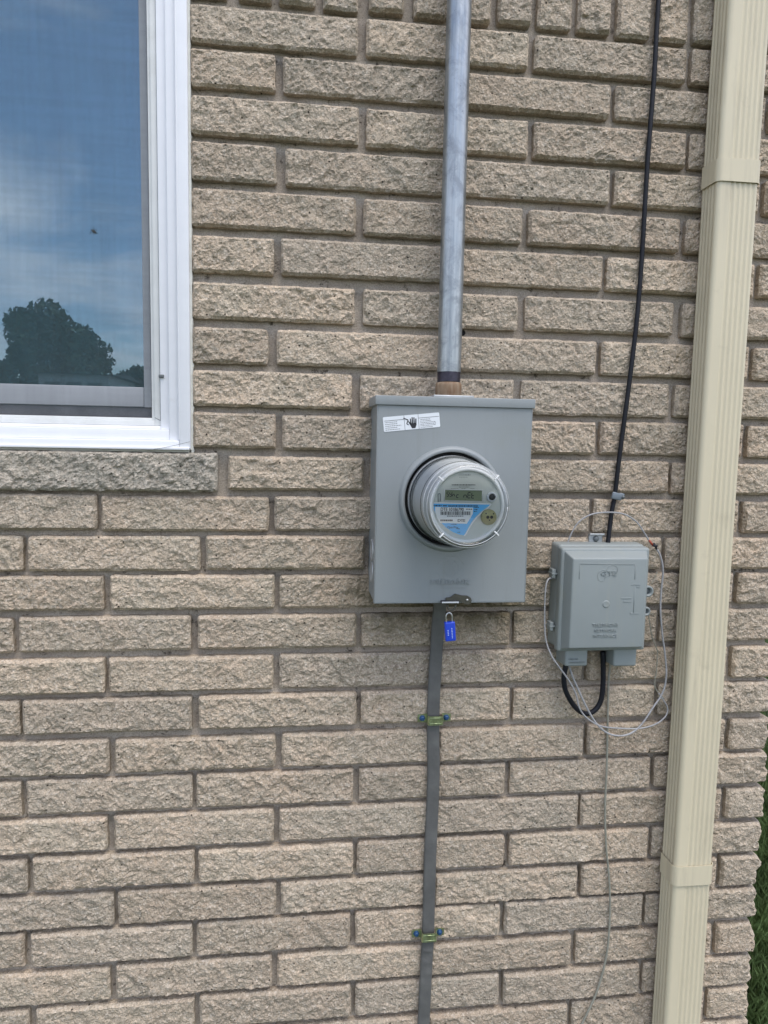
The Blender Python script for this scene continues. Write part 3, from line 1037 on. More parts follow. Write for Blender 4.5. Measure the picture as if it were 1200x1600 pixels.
def put_text(mb, s, size, x, z, y, sx=1., ang=0., extrude=0., align='LEFT', mi=0, bold=0.):
    vs, fs = text_mesh(s, size, extrude=extrude, align=align)
    ca, sa = math.cos(ang), math.sin(ang)
    offs = [0.] if not bold else [-bold, 0., bold]
    for q_, of in enumerate(offs):
        mb.add([(x + (v.x * sx + of) * ca - v.y * sa, y - v.z - q_ * 1e-5, z + (v.x * sx + of) * sa + v.y * ca) for v in vs], fs, False, mi)


def dashes(mb, x0, x1, z, h, y, seed=0, ang=0., mi=0, mean=.0022, ox_=None, oz_=None):
    """print too small to read in the photograph"""
    rg = random.Random(seed)
    x = x0
    ca, sa = math.cos(ang), math.sin(ang)
    while x < x1:
        w = rg.uniform(.4, 1.4) * mean
        w = min(w, x1 - x)
        ps = [(x, z), (x + w, z), (x + w, z + h), (x, z + h)]
        ps = [((p[0] - x0) * ca - (p[1] - z) * sa + x0, y, (p[0] - x0) * sa + (p[1] - z) * ca + z) for p in ps]
        mb.add(ps, [(0, 1, 2, 3)], False, mi)
        x += w + rg.uniform(.2, .5) * mean


# ------------------------------------------------------------------ meter box (enclosure)
BX0, BX1, BZ0, BZ1, BF = .3235, .5965, -1.0415, -.682, -.105
AX, AZ = .4560, -.8580          # axis of the meter
mbox = empty('meter_box', (.46, 0, BZ0), 'grey painted steel meter box on the brick wall with warning sticker', 'meter box')
en = MB()
# body sides
en.box(BX0 + .0015, BX0 + .0030, BF + .003, .008, BZ0 + .001, BZ1 - .002, 0)
en.box(BX1 - .0030, BX1 - .0015, BF + .003, .008, BZ0 + .001, BZ1 - .002, 0)
en.box(BX0 + .0032, BX1 - .0032, BF + .003, .008, BZ0 + .001, BZ0 + .0025, 0)
en.box(BX0 + .0032, BX1 - .0032, BF + .003, .008, BZ1 - .004, BZ1 - .0025, 0)
en.box(BX0 + .0032, BX1 - .0032, .004, .0085, BZ0 + .0027, BZ1 - .0042, 0)
en.build('enclosure', M['box'], mbox)


def plate_with_hole(mb, x0, x1, z0, z1, y, cx, cz, r, n=96):
    """front plate with a round opening; rolled outer edges and a raised ring are added separately"""
    vs, fs = [], []
    for k in range(n):
        t = 2 * math.pi * k / n
        c_, s_ = math.cos(t), math.sin(t)
        vs.append((cx + r * c_, y, cz + r * s_))
    for k in range(n):
        t = 2 * math.pi * k / n
        c_, s_ = math.cos(t), math.sin(t)
        f = min((x1 - cx) / c_ if c_ > 1e-9 else 9e9, (x0 - cx) / c_ if c_ < -1e-9 else 9e9,
                (z1 - cz) / s_ if s_ > 1e-9 else 9e9, (z0 - cz) / s_ if s_ < -1e-9 else 9e9)
        vs.append((cx + f * c_, y, cz + f * s_))
    fs = [(k, (k + 1) % n, n + (k + 1) % n, n + k) for k in range(n)]
    mb.add(vs, fs, True)
    # corner fill
    for (X_, Z_) in ((x0, z0), (x1, z0), (x1, z1), (x0, z1)):
        ks = sorted(range(n), key=lambda k: (vs[n + k][0] - X_) ** 2 + (vs[n + k][2] - Z_) ** 2)
        # nearest point on each of the two sides
        side1 = [k for k in ks if abs(vs[n + k][0] - X_) < 1e-6][:1]
        side2 = [k for k in ks if abs(vs[n + k][2] - Z_) < 1e-6][:1]
        if side1 and side2 and side1[0] != side2[0]:
            mb.add([vs[n + side1[0]], (X_, y, Z_), vs[n + side2[0]]], [(0, 1, 2)])


cv = MB()
plate_with_hole(cv, BX0 + .002, BX1 - .002, BZ0 + .002, BZ1 - .0165, BF, AX, AZ, .0925)
# raised ring round the socket opening
cv.lathe([(.0925, BF), (.0915, BF - .003), (.0895, BF - .0075), (.0865, BF - .0095), (.0835, BF - .0085), (.0825, BF - .005), (.0822, BF + .01)], (AX, AZ), n=96)
# rolled edges
e = .002
for (x0, x1, z0, z1) in ((BX0, BX0 + e, BZ0, BZ1 - .0165), (BX1 - e, BX1, BZ0, BZ1 - .0165)):
    cv.box(x0, x1 + .0002, BF + .0002, BF + .014, z0, z1, .0009)
cv.box(BX0 + .001, BX1 - .001, BF + .0004, BF + .012, BZ0 - .0006, BZ0 + .0026, .001)
cover = cv.build('cover', M['box'], mbox)
lid = MB()
lid.box(BX0 - .0035, BX1 + .0035, BF - .0035, .006, BZ1 - .0160, BZ1, .0012)
lid.build('rain_cap', M['box'], mbox)
vd = MB(); vd.disc((AX, AZ), .0823, BF + .008)
vd.build('socket', M['dark'], mbox)  # black disc painting the shade in the opening round the meter
# embossed maker's name and emblem
em = MB()
p0, p1 = at(673, 913, BF), at(734, 913, BF)
vs_, fs_ = text_mesh('MILBANK', .0125)
wtxt = max(v.x for v in vs_)
put_text(em, 'MILBANK', .0125, p0[0], p0[2], BF - .0003, sx=(p1[0] - p0[0]) / wtxt, extrude=.0014)
pe = at(704, 888, BF)
for rr_, a0, a1_ in ((.0215, .35, 2.79), (.0215, 3.49, 5.93), (.0135, 1.9, 4.4), (.0135, -1.2, 1.2)):
    seg = [(pe[0] + rr_ * 1.15 * math.cos(t), BF - .0002, pe[2] + rr_ * math.sin(t)) for t in np.linspace(a0, a1_, 14)]
    em.tube([(p_[0], BF + .0002, p_[2]) for p_ in seg], .0006, 6, sub=1)
for dx in (-.006, 0., .006):
    em.box(pe[0] + dx - .0008, pe[0] + dx + .0008, BF - .0004, BF + .0005, pe[2] - .010, pe[2] + .009, 0)
dashes(em, at(680, 918, BF)[0], at(727, 918, BF)[0], at(700, 919, BF)[2], .0016, BF - .0005, 5)
em.build('embossed_lettering', M['box'], mbox)
# knock-outs on the left side
for zc_ in (at(577, 860, -.05)[2], at(578, 892, -.05)[2]):
    ko = MB()
    vs, fs = [], []
    for rr_, xx in ((.021, BX0 + .0014), (.020, BX0 - .0004), (.0165, BX0 - .0004), (.0155, BX0 + .0008), (.001, BX0 + .0008)):
        for k in range(32):
            t = 2 * math.pi * k / 32
            vs.append((xx, -.05 + rr_ * math.cos(t), zc_ + rr_ * math.sin(t)))
    for j in range(4):
        for k in range(32):
            fs.append((j * 32 + k, j * 32 + (k + 1) % 32, (j + 1) * 32 + (k + 1) % 32, (j + 1) * 32 + k))
    ko.add(vs, fs, True)
    ko.build('knockout', M['galv'], mbox)
# warning sticker
st = MB()
s00, s10, s11, s01 = [at(*q_, BF - .0006) for q_ in ((600, 675), (688, 667), (686, 644), (598, 652))]
ux = np.array(s10) - np.array(s00); wS = np.linalg.norm(ux); ux /= wS
uz = np.array(s01) - np.array(s00); hS = np.linalg.norm(uz); uz = np.array([-ux[2], 0, ux[0]])
O = np.array(s00)
angS = math.atan2(ux[2], ux[0])


def SP(a, b, k=0):
    p = O + ux * a + uz * b
    return (p[0], BF - .0006 - k * .0003, p[2])


def rr_poly(w, h, r, n=5):
    P_ = []
    for cx, cz, a0 in ((w - r, r, -math.pi / 2), (w - r, h - r, 0), (r, h - r, math.pi / 2), (r, r, math.pi)):
        for k in range(n + 1):
            t = a0 + math.pi / 2 * k / n
            P_.append((cx + r * math.cos(t), cz + r * math.sin(t)))
    return P_


P_ = rr_poly(wS, hS, .002)
st.add([SP(*p) for p in P_], [tuple(range(len(P_)))])
sticker = st.build('warning_sticker', M['sticker'], mbox)
pr = MB()


def sbox(a0, a1, b0, b1, k=1):
    pr.add([SP(a0, b0, k), SP(a1, b0, k), SP(a1, b1, k), SP(a0, b1, k)], [(0, 1, 2, 3)])


L1, L2 = wS * .37, wS * .62
sbox(L1, L1 + .0005, 0, hS); sbox(L2, L2 + .0005, 0, hS)
sbox(.002, L1, hS * .72, hS * .745); sbox(L2, wS - .001, hS * .72, hS * .745)
rg = random.Random(4)
for (aa, bb2, s_) in ((.003, L1 - .003, 1), (L2 + .003, wS - .006, 2)):
    for q_ in range(5 if s_ == 1 else 6):
        zz = hS * (.60 - q_ * (.125 if s_ == 1 else .105))
        x = aa
        xe = aa + (bb2 - aa) * rg.uniform(.6, 1)
        while x < xe:
            w_ = rg.uniform(.001, .0032)
            sbox(x, min(x + w_, xe), zz, zz + .0007); x += w_ + .0007
# the hand and the bolt
hx, hz = L1 + .0155, hS * .08
pr.add([SP(hx + a, hz + b, 1) for a, b in ((-.003, 0), (.003, 0), (.0055, .006), (.005, .0085), (-.005, .0085), (-.0058, .006))], [(0, 1, 2, 3, 4, 5)])
for dx, top, tl in ((-.0042, .0165, -.0004), (-.0014, .0188, 0), (.0014, .0182, .0003), (.0042, .0160, .0008)):
    pr.add([SP(hx + a, hz + b, 1) for a, b in ((dx - .0011, .0078), (dx + .0011, .0078), (dx + tl + .0009, top), (dx + tl - .0009, top))], [(0, 1, 2, 3)])
pr.add([SP(hx + a, hz + b, 1) for a, b in ((-.0058, .0055), (-.0045, .0085), (-.0078, .0128), (-.0088, .0118))], [(0, 1, 2, 3)])
bl = [(-.0165, .0185), (-.0085, .0145), (-.0115, .0085), (-.0085, .0062)]
for (a0_, b0_), (a1_, b1_) in zip(bl[:-1], bl[1:]):
    dxx, dzz = a1_ - a0_, b1_ - b0_; L_ = math.hypot(dxx, dzz); nx_, nz_ = -dzz / L_ * .0008, dxx / L_ * .0008
    pr.add([SP(hx + a, hz + b, 1) for a, b in ((a0_ + nx_, b0_ + nz_), (a1_ + nx_, b1_ + nz_), (a1_ - nx_, b1_ - nz_), (a0_ - nx_, b0_ - nz_))], [(0, 1, 2, 3)])
pr.build('sticker_print', M['ink'], sticker)
# latch at the bottom edge
lt = MB()
pts = [(696, 941), (697, 934), (704, 933.5), (708, 930), (711.5, 928), (722, 930.5), (730, 931), (735.5, 934), (737, 939), (734, 943.5), (729, 944.5), (724, 942), (719, 939.5), (714, 939)]
lt.prism([(at(a, b_, BF - .004)[0], at(a, b_, BF - .004)[2]) for a, b_ in pts], BF - .0045, BF - .002)
latch = lt.build('latch', M['bronze'], mbox)
rvt = MB(); rc = at(730, 937.5, BF - .005)
rvt.lathe([(.0001, BF - .0070), (.0018, BF - .0066), (.0024, BF - .0046)], (rc[0], rc[2]), n=16)
rvt.build('rivet', M['steel'], latch)
tb = MB()
q0, q1 = at(689, 942.5, BF - .006), at(717, 938.5, BF - .006)
tb.box(q0[0], q1[0], BF - .0085, BF - .001, q0[2], q1[2], .0004)
tb.build('latch_tab', M['rubber'], mbox)
tb = MB(); tb.box(q0[0] + .001, q1[0] - .001, BF - .0095, BF - .0086, q0[2] + .0008, q1[2] - .0010, 0)
tb.build('latch_plate', M['facewhite'], mbox)
hp = MB()
hc = at(705.5, 946, BF - .004)
hp.tube([(hc[0] + .0072 * math.cos(t), BF - .004, hc[2] + .0085 * math.sin(t)) for t in np.linspace(math.pi * .95, math.pi * 2.05, 12)], .0018, 8, sub=2)
hp.build('hasp', M['bronze'], mbox)

# padlock
pl_c = at(703, 986, BF - .006)
pad = empty('padlock', (pl_c[0], BF - .006, pl_c[2] - .018), 'small bright blue padlock hanging from the meter box latch', 'padlock')
TI = Matrix.Rotation(math.radians(5), 3, 'Y').inverted()
TI = Matrix.Rotation(math.radians(-5), 3, 'Y')
pb = MB()
cpl = Vector(pl_c)
pb.box(cpl.x - .0092, cpl.x + .0092, BF - .0115, BF - .0005, cpl.z - .0172, cpl.z + .0172, .0022, 3, rot=TI)
pb.build('body', M['padlock'], pad)
sh = MB()
off = TI @ Vector((0, 0, .0172))
for_ = [Vector((-.0052, 0, -.002)), Vector((-.0056, 0, .008)), Vector((-.004, 0, .0135)), Vector((0, 0, .016)), Vector((.004, 0, .0135)), Vector((.0056, 0, .008)), Vector((.0052, 0, -.002))]
sh.tube([tuple(cpl + off + TI @ p) for p in for_], .0013, 8, sub=5)
sh.build('shackle', M['steel'], pad)
pp = MB()
for col_, n_ in ((.0025, 7), (-.0045, 4)):
    for q_ in range(n_):
        p = cpl + TI @ Vector((col_, -.0059, .006 - q_ * .0028 - (0 if n_ == 7 else .003)))
        pp.box(p.x - .0008, p.x + .0008, p.y - .0002, p.y, p.z - .0009, p.z + .0007, 0)
pp.build('print', M['padprint'], pad)

# ------------------------------------------------------------------ electric meter
FY = -.222          # face plane
meter = empty('electric_meter', (AX, BF, AZ - .07), 'round glass-fronted digital electric meter plugged into the grey meter box', 'electric meter')
bs = MB()
bs.lathe([(.0765, BF + .006), (.0762, BF - .006), (.0750, BF - .009), (.0740, BF - .009)], (AX, AZ), n=72)
bs.build('base_ring', M['meterbody'], meter)
bd = MB()
bd.lathe([(.0735, BF + .004), (.0722, BF - .02), (.0705, BF - .05), (.0680, BF - .078), (.0670, BF - .092), (.0640, BF - .0955), (.0600, BF - .096), (.0592, FY + .002)], (AX, AZ), n=72)
bd.build('body', M['meterbody'], meter)
gr = MB()
gr.lathe([(.0742, BF - .0235), (.0738, BF - .025), (.0726, BF - .025), (.0728, BF - .0235)], (AX, AZ), n=72)
gr.lathe([(.0690, BF - .0785), (.0688, BF - .080), (.0670, BF - .080)], (AX, AZ), n=72)
gr.build('body_seam', M['greyink'], meter)
bz = MB()
bz.lathe([(.0600, FY + .008), (.0600, FY - .002), (.0585, FY - .0035), (.0560, FY - .0035), (.0545, FY - .002), (.0540, FY + .003)], (AX, AZ), n=72)
bz.build('bezel', M['facewhite'], meter)
fc = MB(); fc.disc((AX, AZ), .0542, FY, 72)
face = fc.build('face_plate', M['meterface'], meter)
co = MB()
co.lathe([(.0762, BF - .008), (.0755, BF - .022), (.0738, BF - .05), (.0708, BF - .082), (.0698, BF - .093), (.0672, BF - .097), (.0665, BF - .102),
          (.0658, FY - .006), (.0650, FY - .0105), (.0632, FY - .013), (.0600, FY - .0135), (.0588, FY - .0118), (.0570, FY - .0112), (.0001, FY - .0112)], (AX, AZ), n=96)
co.build('clear_cover', M['clear'], meter)
for r_, y_ in ((.0660, FY - .0065), (.0615, FY - .0138), (.0672, BF - .098), (.0757, BF - .010)):
    rl = MB()   # moulded rim line of the cover
    rl.tube([(AX + r_ * math.cos(t), y_, AZ + r_ * math.sin(t)) for t in np.linspace(0, 2 * math.pi, 72)], .00055, 6, sub=1)
    rl.build('cover_rim', M['meterbody'], meter)
for a in (45, 135, 225, 315):
    t = math.radians(a + 2)
    tbm = MB()
    R_ = Matrix.Rotation(-t, 3, 'Y')
    c_ = Vector((AX + .0625 * math.cos(t), FY - .0135, AZ + .0625 * math.sin(t)))
    tbm.box(c_.x - .0048, c_.x + .0048, c_.y - .0012, c_.y + .006, c_.z - .0011, c_.z + .0011, .0004, rot=R_)
    tbm.build('cover_lug', M['facewhite'], meter)


def fp(X, Y, k=1):
    """6x enlargement coordinates of the dial -> point on the face plane"""
    p = at(620 + X / 6, 680 + Y / 6, FY)
    return (p[0], FY - .0003 * k, p[2])


def face_poly(mb, pts, k=1):
    mb.add([fp(a, b_, k) for a, b_ in pts], [tuple(range(len(pts)))])


bl = MB()
face_poly(bl, [(332, 640), (880, 650), (840, 680), (790, 715), (745, 760), (700, 815), (668, 870), (645, 915), (628, 938), (580, 930), (520, 905), (465, 868), (415, 818), (375, 760), (350, 700)])
bl.build('blue_label', M['faceblue'], face)
wl_ = MB()
face_poly(wl_, [(358, 672), (715, 680), (712, 735), (690, 775), (655, 830), (405, 822), (375, 770), (360, 715)], 2)
# pale border line above and along the curve of the blue field
edge = [(328, 634), (885, 645), (845, 688), (795, 724), (750, 768), (706, 822), (674, 876), (650, 922), (632, 944)]
for p, q_ in zip(edge[:-1], edge[1:]):
    dx, dz = q_[0] - p[0], q_[1] - p[1]; L_ = math.hypot(dx, dz); nx_, nz_ = -dz / L_ * 5, dx / L_ * 5
    face_poly(wl_, [(p[0] + nx_, p[1] + nz_), (q_[0] + nx_, q_[1] + nz_), (q_[0] - nx_, q_[1] - nz_), (p[0] - nx_, p[1] - nz_)], 2)
wl_.build('white_label', M['facewhite'], face)
ik = MB()


def face_text(s, X0, X1, Ybase, hpx, k=3, bold=0.):
    size = hpx / 6 * .00100 / .70
    vs, fs = text_mesh(s, size)
    wt = max(v.x for v in vs)
    p, q_ = fp(X0, Ybase, k), fp(X1, Ybase + (X1 - X0) * .012, k)
    ang = math.atan2(q_[2] - p[2], q_[0] - p[0])
    put_text(ik, s, size, p[0], p[2], p[1], sx=(q_[0] - p[0]) / wt, ang=ang, bold=bold)


face_text('DTE 10186790', 408, 625, 710, 34, bold=.00012)
face_text('DTE', 568, 640, 811, 26, bold=.0003)
face_text('OpenWay', 470, 575, 872, 22)
rg = random.Random(11)
X = 410
while X < 683:
    w_ = rg.choice((3, 3, 5, 8)); w2 = rg.choice((3, 3, 4, 6))
    face_poly(ik, [(X, 714), (X + w_, 714), (X + w_, 748), (X, 748)], 3)
    X += w_ + w2
for (a, b_, y_, h_) in ((345, 420, 666, 12), (432, 470, 667, 12), (482, 760, 669, 12), (470, 625, 762, 8), (408, 525, 806, 16), (560, 592, 880, 7), (505, 560, 838, 6), (568, 595, 912, 6), (648, 705, 697, 8), (720, 770, 680, 8), (722, 758, 700, 8), (722, 750, 718, 8),
                        (515, 735, 470, 9), (585, 680, 488, 5), (505, 575, 502, 3), (600, 650, 502, 3), (690, 730, 502, 3)):
    x = a
    while x < b_:
        w_ = rg.uniform(4, 14)
        face_poly(ik, [(x, y_ - h_), (min(x + w_, b_), y_ - h_), (min(x + w_, b_), y_), (x, y_)], 3)
        x += w_ + 4
ik.build('dial_print', M['ink'], face)
fd = MB()
for (a, b_, y_, h_) in ((580, 690, 376, 9), (585, 665, 396, 5)):
    x = a
    while x < b_:
        w_ = rg.uniform(5, 16)
        face_poly(fd, [(x, y_ - h_), (min(x + w_, b_), y_ - h_), (min(x + w_, b_), y_), (x, y_)], 3)
        x += w_ + 5
fd.build('faded_print', M['greyink'], face)
lc = MB()
face_poly(lc, [(452, 512), (798, 520), (796, 617), (450, 610)], 2)
lcd = lc.build('display', M['lcd'], face)
lb = MB()
for a, b_ in (((448, 508), (802, 516)), ((448, 508), (446, 612)), ((802, 516), (800, 621)), ((446, 614), (800, 621))):
    p, q_ = np.array(fp(*a, 3)), np.array(fp(*b_, 3))
    lb.tube([p, q_], .0006, 5, sub=1)
lb.build('display_frame', M['meterbody'], face)
# seven-segment message
sg = MB()
SEGS = {'S': 'afgcd', 'Y': 'fbgcd', 'n': 'gec', 'c': 'ged', 'E': 'afged', 't': 'fged'}


def seg_char(ch, X, Y, w, h):
    sl_ = -.10 * h
    P7 = {'tl': (X - sl_, Y - h), 'tr': (X + w - sl_, Y - h), 'ml': (X - sl_ / 2, Y - h / 2), 'mr': (X + w - sl_ / 2, Y - h / 2), 'bl': (X, Y), 'br': (X + w, Y)}
    Eg = {'a': ('tl', 'tr'), 'b': ('tr', 'mr'), 'c': ('mr', 'br'), 'd': ('bl', 'br'), 'e': ('ml', 'bl'), 'f': ('tl', 'ml'), 'g': ('ml', 'mr')}
    for s_ in SEGS[ch]:
        p, q_ = P7[Eg[s_][0]], P7[Eg[s_][1]]
        dx, dz = q_[0] - p[0], q_[1] - p[1]; L_ = math.hypot(dx, dz)
        tx, tz = dx / L_ * 2, dz / L_ * 2; nx_, nz_ = -dz / L_ * 3.8, dx / L_ * 3.8
        face_poly(sg, [(p[0] + tx + nx_, p[1] + tz + nz_), (q_[0] - tx + nx_, q_[1] - tz + nz_), (q_[0] - tx - nx_, q_[1] - tz - nz_), (p[0] + tx - nx_, p[1] + tz - nz_)], 3)


seg_char('S', 466, 572, 18, 40); seg_char('Y', 492, 574, 20, 40); seg_char('n', 520, 574, 18, 42)
seg_char('c', 556, 584, 22, 52)
seg_char('n', 625, 586, 26, 50); seg_char('E', 662, 588, 26, 52); seg_char('t', 698, 590, 24, 48)
sg.build('display_digits', M['ink'], lcd)
# reset plunger
bt = MB(); pc = fp(886, 578)
bt.lathe([(.0078, FY), (.0078, FY - .004), (.0066, FY - .0052), (.0054, FY - .0052), (.0050, FY - .003)], (pc[0], pc[2]), n=32)
btn = bt.build('reset_button', M['meterbody'], face)
bt = MB(); bt.lathe([(.0050, FY - .003), (.0048, FY - .0062), (.0040, FY - .0072), (.0001, FY - .0074)], (pc[0], pc[2]), n=32)
bt.build('plunger', M['ink'], btn)
# optical port
bt = MB(); pc = fp(857, 765)
bt.lathe([(.0125, FY), (.0125, FY - .0045), (.0115, FY - .0055), (.0001, FY - .0055)], (pc[0], pc[2]), n=36)
op = bt.build('optical_port', M['brass'], face)
bt = MB()
for dx, dz, r_ in ((-.0022, 0, .0026), (.0040, 0, .0026), (-.0052, .0058, .0012), (.0070, .0055, .0012), (.0008, -.0048, .0011)):
    bt.disc((pc[0] + dx, pc[2] + dz), r_, FY - .0058, 20)
bt.build('port_hole', M['ink'], op)
# brown seal hook at the left of the dial
hk = MB()
hk.tube([fp(388, 625, 2), fp(386, 560, 2), fp(396, 548, 3), fp(408, 556, 2), fp(408, 620, 2)], .0007, 6, sub=4)
hk.build('seal_hook', M['greyink'], face)

# ------------------------------------------------------------------ conduit
CX, CY, CR = .4575, -.050, .0211
cond = empty('conduit', (CX, CY, BZ1), 'galvanised steel conduit rising from the top of the meter box', 'conduit')
z_a = at(700, 580, CY - CR)[2]; z_b = at(700, 596, CY - CR)[2]; z_c = at(700, 612, CY - CR)[2]
cb = MB()
cb.lathe([(CR, z_a), (CR, -.3), (CR, 0.), (CR, HTOP - .01)], (CX, CY), 'z', 48)
cb.build('pipe', M['conduit'], cond)
th = MB()
prof = []
nz_ = 7
for k in range(nz_):
    z = z_a + (z_b - z_a) * k / nz_
    prof += [(CR - .0012, z), (CR + .0002, z + (z_b - z_a) / nz_ * .5)]
prof.append((CR - .001, z_b))
th.lathe(prof, (CX, CY), 'z', 48)
th.build('thread', M['thread'], cond)
hb = MB()
hb.lathe([(CR - .001, z_b), (CR + .001, z_b - .001), (CR + .0022, z_b - .006), (CR + .0022, BZ1 + .006), (CR + .001, BZ1 + .004)], (CX, CY), 'z', 48)
hb.build('hub', M['rust'], cond)
fl = MB(); fl.box(CX - .032, CX + .040, CY - .030, CY + .030, BZ1 + .0006, BZ1 + .0052, .0015)
fl.build('hub_flange', M['galv'], cond)

# ------------------------------------------------------------------ flat service cable below the box
se_pts = [(.4572, -.030, BZ0 + .004), (.4572, -.028, -1.065), (.4565, -.020, -1.10), (.4550, -.0135, -1.18), (.4535, -.0115, -1.26), (.4545, -.0115, -1.33), (.4570, -.0115, -1.39),
          (.4570, -.0115, -1.46), (.4552, -.0115, -1.56), (.4550, -.0115, -1.65), (.4548, -.0115, -1.745), (.4530, -.0125, -1.80), (.4510, -.0115, -1.92), (.4495, -.0115, -2.0), (.449, -.0115, -2.25)]


def rip(p, ca, sa, w):
    z = p[2]
    k = max(0, min(1, (-1.752 - z) / .01)) * max(0, min(1, (z + 1.86) / .03))
    return np.array([0, -1, 0]) * (.0022 * k * max(0, math.sin((z + 1.75) * 2 * math.pi / .024)) * (1 - abs(ca)))


sec = MB(); sec.tube(se_pts, .0052, 20, flat=2.35, sub=14, ripple=rip)
tag(sec.build('service_cable', M['secable']), 'flat dark grey cable running down the bricks from the meter box', 'cable')


def strap(cx, cz, label, tilt=0.):
    s = empty('cable_strap', (cx, 0, cz), label, 'cable strap', 'zinc straps holding the flat grey cable')
    b_ = MB()
    prof = [(-.0325, -.0030), (-.0150, -.0030), (-.0142, -.0060), (-.0138, -.0165), (-.0125, -.0188), (.0125, -.0188), (.0138, -.0165), (.0142, -.0060), (.0150, -.0030), (.0325, -.0030)]
    th_ = .0013
    hz_ = .0088
    R_ = Matrix.Rotation(tilt, 3, 'Y')
    n = len(prof)
    vs = []
    for yo in (0, -th_):
        for z_ in (-hz_, hz_):
            for i, (a, y_) in enumerate(prof):
                zz = z_ * (.8 if i in (0, n - 1) else 1)
                nx_ = 1.0 if abs(y_) < .004 else 1 + th_ / .014 * (1 if yo else 0)
                v = R_ @ Vector((a * nx_, 0, zz))
                vs.append((cx + v.x, y_ + yo - .006, cz + v.z))
    fs = []
    for i in range(n - 1):
        fs += [(i, i + 1, n + i + 1, n + i), (2 * n + i, 3 * n + i, 3 * n + i + 1, 2 * n + i + 1), (i, 2 * n + i, 2 * n + i + 1, i + 1), (n + i, n + i + 1, 3 * n + i + 1, 3 * n + i)]
    fs += [(0, n, 3 * n, 2 * n), (n - 1, 3 * n - 1, 4 * n - 1, 2 * n - 1)]
    b_.add(vs, fs)
    # two pressed ridges across the band
    for z_ in (-.0055, .0055):
        b_.tube([(cx - .012, -.0262, cz + z_), (cx + .012, -.0262, cz + z_)], .0009, 6, sub=1)
    b_.build('band', M['zinc'], s)
    for sx in (-1, 1):
        v = R_ @ Vector((sx * .0235, 0, 0))
        m_ = MB()
        m_.lathe([(.0062, -.0100), (.0062, -.0108), (.0045, -.0112), (.0043, -.0150), (.0032, -.0158), (.0001, -.0158)], (cx + v.x, cz + v.z), n=6, smooth=False)
        m_.build('screw', M['bluescrew'], s)
    return s


strap(.4560, at(677, 1123, -.015)[2], 'upper yellow zinc strap with blue screws, nearer the meter box')
strap(.4550, at(667, 1460, -.015)[2], 'lower yellow zinc strap with blue screws, above the rippled stretch of cable')

# ------------------------------------------------------------------ telephone interface box
TB = .0
tni = empty('telephone_box', (.76, 0, -1.15), 'grey plastic telephone interface box between the meter box and the downspout', 'telephone box')
TX0, TX1, TZ0, TZ1 = .678, .8535, -1.150, -.9455
fy0, fy1, fy2 = -.040, -.056, -.078


def tapered(mb, x0, x1, z0, z1, y0, y1, i_l, i_r, i_b, i_t, bev=.003):
    """box whose front face is inset; back at y0, front at y1"""
    bm = bmesh.new()
    vs = [bm.verts.new(p) for p in ((x0, y0, z0), (x1, y0, z0), (x1, y0, z1), (x0, y0, z1),
                                    (x0 + i_l, y1, z0 + i_b), (x1 - i_r, y1, z0 + i_b), (x1 - i_r, y1, z1 - i_t), (x0 + i_l, y1, z1 - i_t))]
    for f in ((0, 1, 2, 3), (4, 5, 6, 7), (0, 1, 5, 4), (1, 2, 6, 5), (2, 3, 7, 6), (3, 0, 4, 7)):
        bm.faces.new([vs[k] for k in f])
    bmesh.ops.recalc_face_normals(bm, faces=bm.faces)
    bmesh.ops.bevel(bm, geom=list(bm.edges), offset=bev, segments=3, affect='EDGES', profile=.6)
    bm.verts.ensure_lookup_table()
    mb.add([v.co.copy() for v in bm.verts], [[v.index for v in f.verts] for f in bm.faces], True)
    bm.free()


t_ = MB(); tapered(t_, TX0, TX1, TZ0 + .004, TZ1, -.002, fy0, .002, .002, .002, .002, .007)
t_.build('back_box', M['tni'], tni)
t_ = MB()
tapered(t_, TX0 + .001, TX1 + .001, TZ0, TZ1 - .004, fy0 + .003, fy1, .001, .001, .001, .002, .005)
tapered(t_, TX0 + .006, TX1 - .004, TZ0 + .004, TZ1 - .009, fy1 + .004, fy2, .010, .011, .009, .013, .0028)
cvt = t_.build('door', M['tni'], tni)
et = MB()
fyt = fy2
u0, u1 = at(906, 881, fyt), at(993, 903, fyt)
for p, q_ in (((906, 881), (993, 882)), ((906, 881), (905, 905)), ((993, 882), (992, 905)), ((992, 914), (990, 958)), ((986, 914), (992, 914)), ((984, 958), (990, 958))):
    et.tube([at(*p, fyt - .0002), at(*q_, fyt - .0002)], .00055, 5, sub=1)


def tni_text(s, X0, X1, Yb, h, ext=.0013, y=None, sink=.0003):
    y = fyt if y is None else y
    size = h * .00112 / .70
    vs, fs = text_mesh(s, size)
    p, q_ = at(X0, Yb, y), at(X1, Yb, y)
    put_text(et, s, size, p[0], p[2], y - sink, sx=(q_[0] - p[0]) / max(v.x for v in vs), extrude=ext)


tni_text('TELEPHONE', 925, 966, 979, 5.2)
tni_text('NETWORK', 928, 963, 987.5, 5.0)
tni_text('INTERFACE', 926, 964, 996, 5.0)
tni_text('GTE', 938, 963, 899, 7.5)
lo = [(934, 896), (934, 904), (938, 908), (944, 907), (946, 902), (953, 899), (962, 897), (965, 891), (963, 885), (957, 883), (951, 885), (948, 890), (940, 891), (934, 896)]
et.tube([at(a, b_, fyt - .0001) for a, b_ in lo], .0005, 5, sub=3)
for (a, b_, y_, h_) in ((970, 986, 934.5, 1.6), (974, 986, 940, 1.4), (990, 1000, 913.5, 1.2), (994, 1000, 917, 1.2), (985, 998, 958.5, 1.2)):
    p, q_ = at(a, y_, fyt), at(b_, y_, fyt)
    et.box(p[0], q_[0], fyt - .0008, fyt + .0004, p[2] - h_ * .0006, p[2] + h_ * .0006, 0)
et.build('embossed_lettering', M['tni'], cvt)
bo = MB(); pc = at(947, 944, fyt)
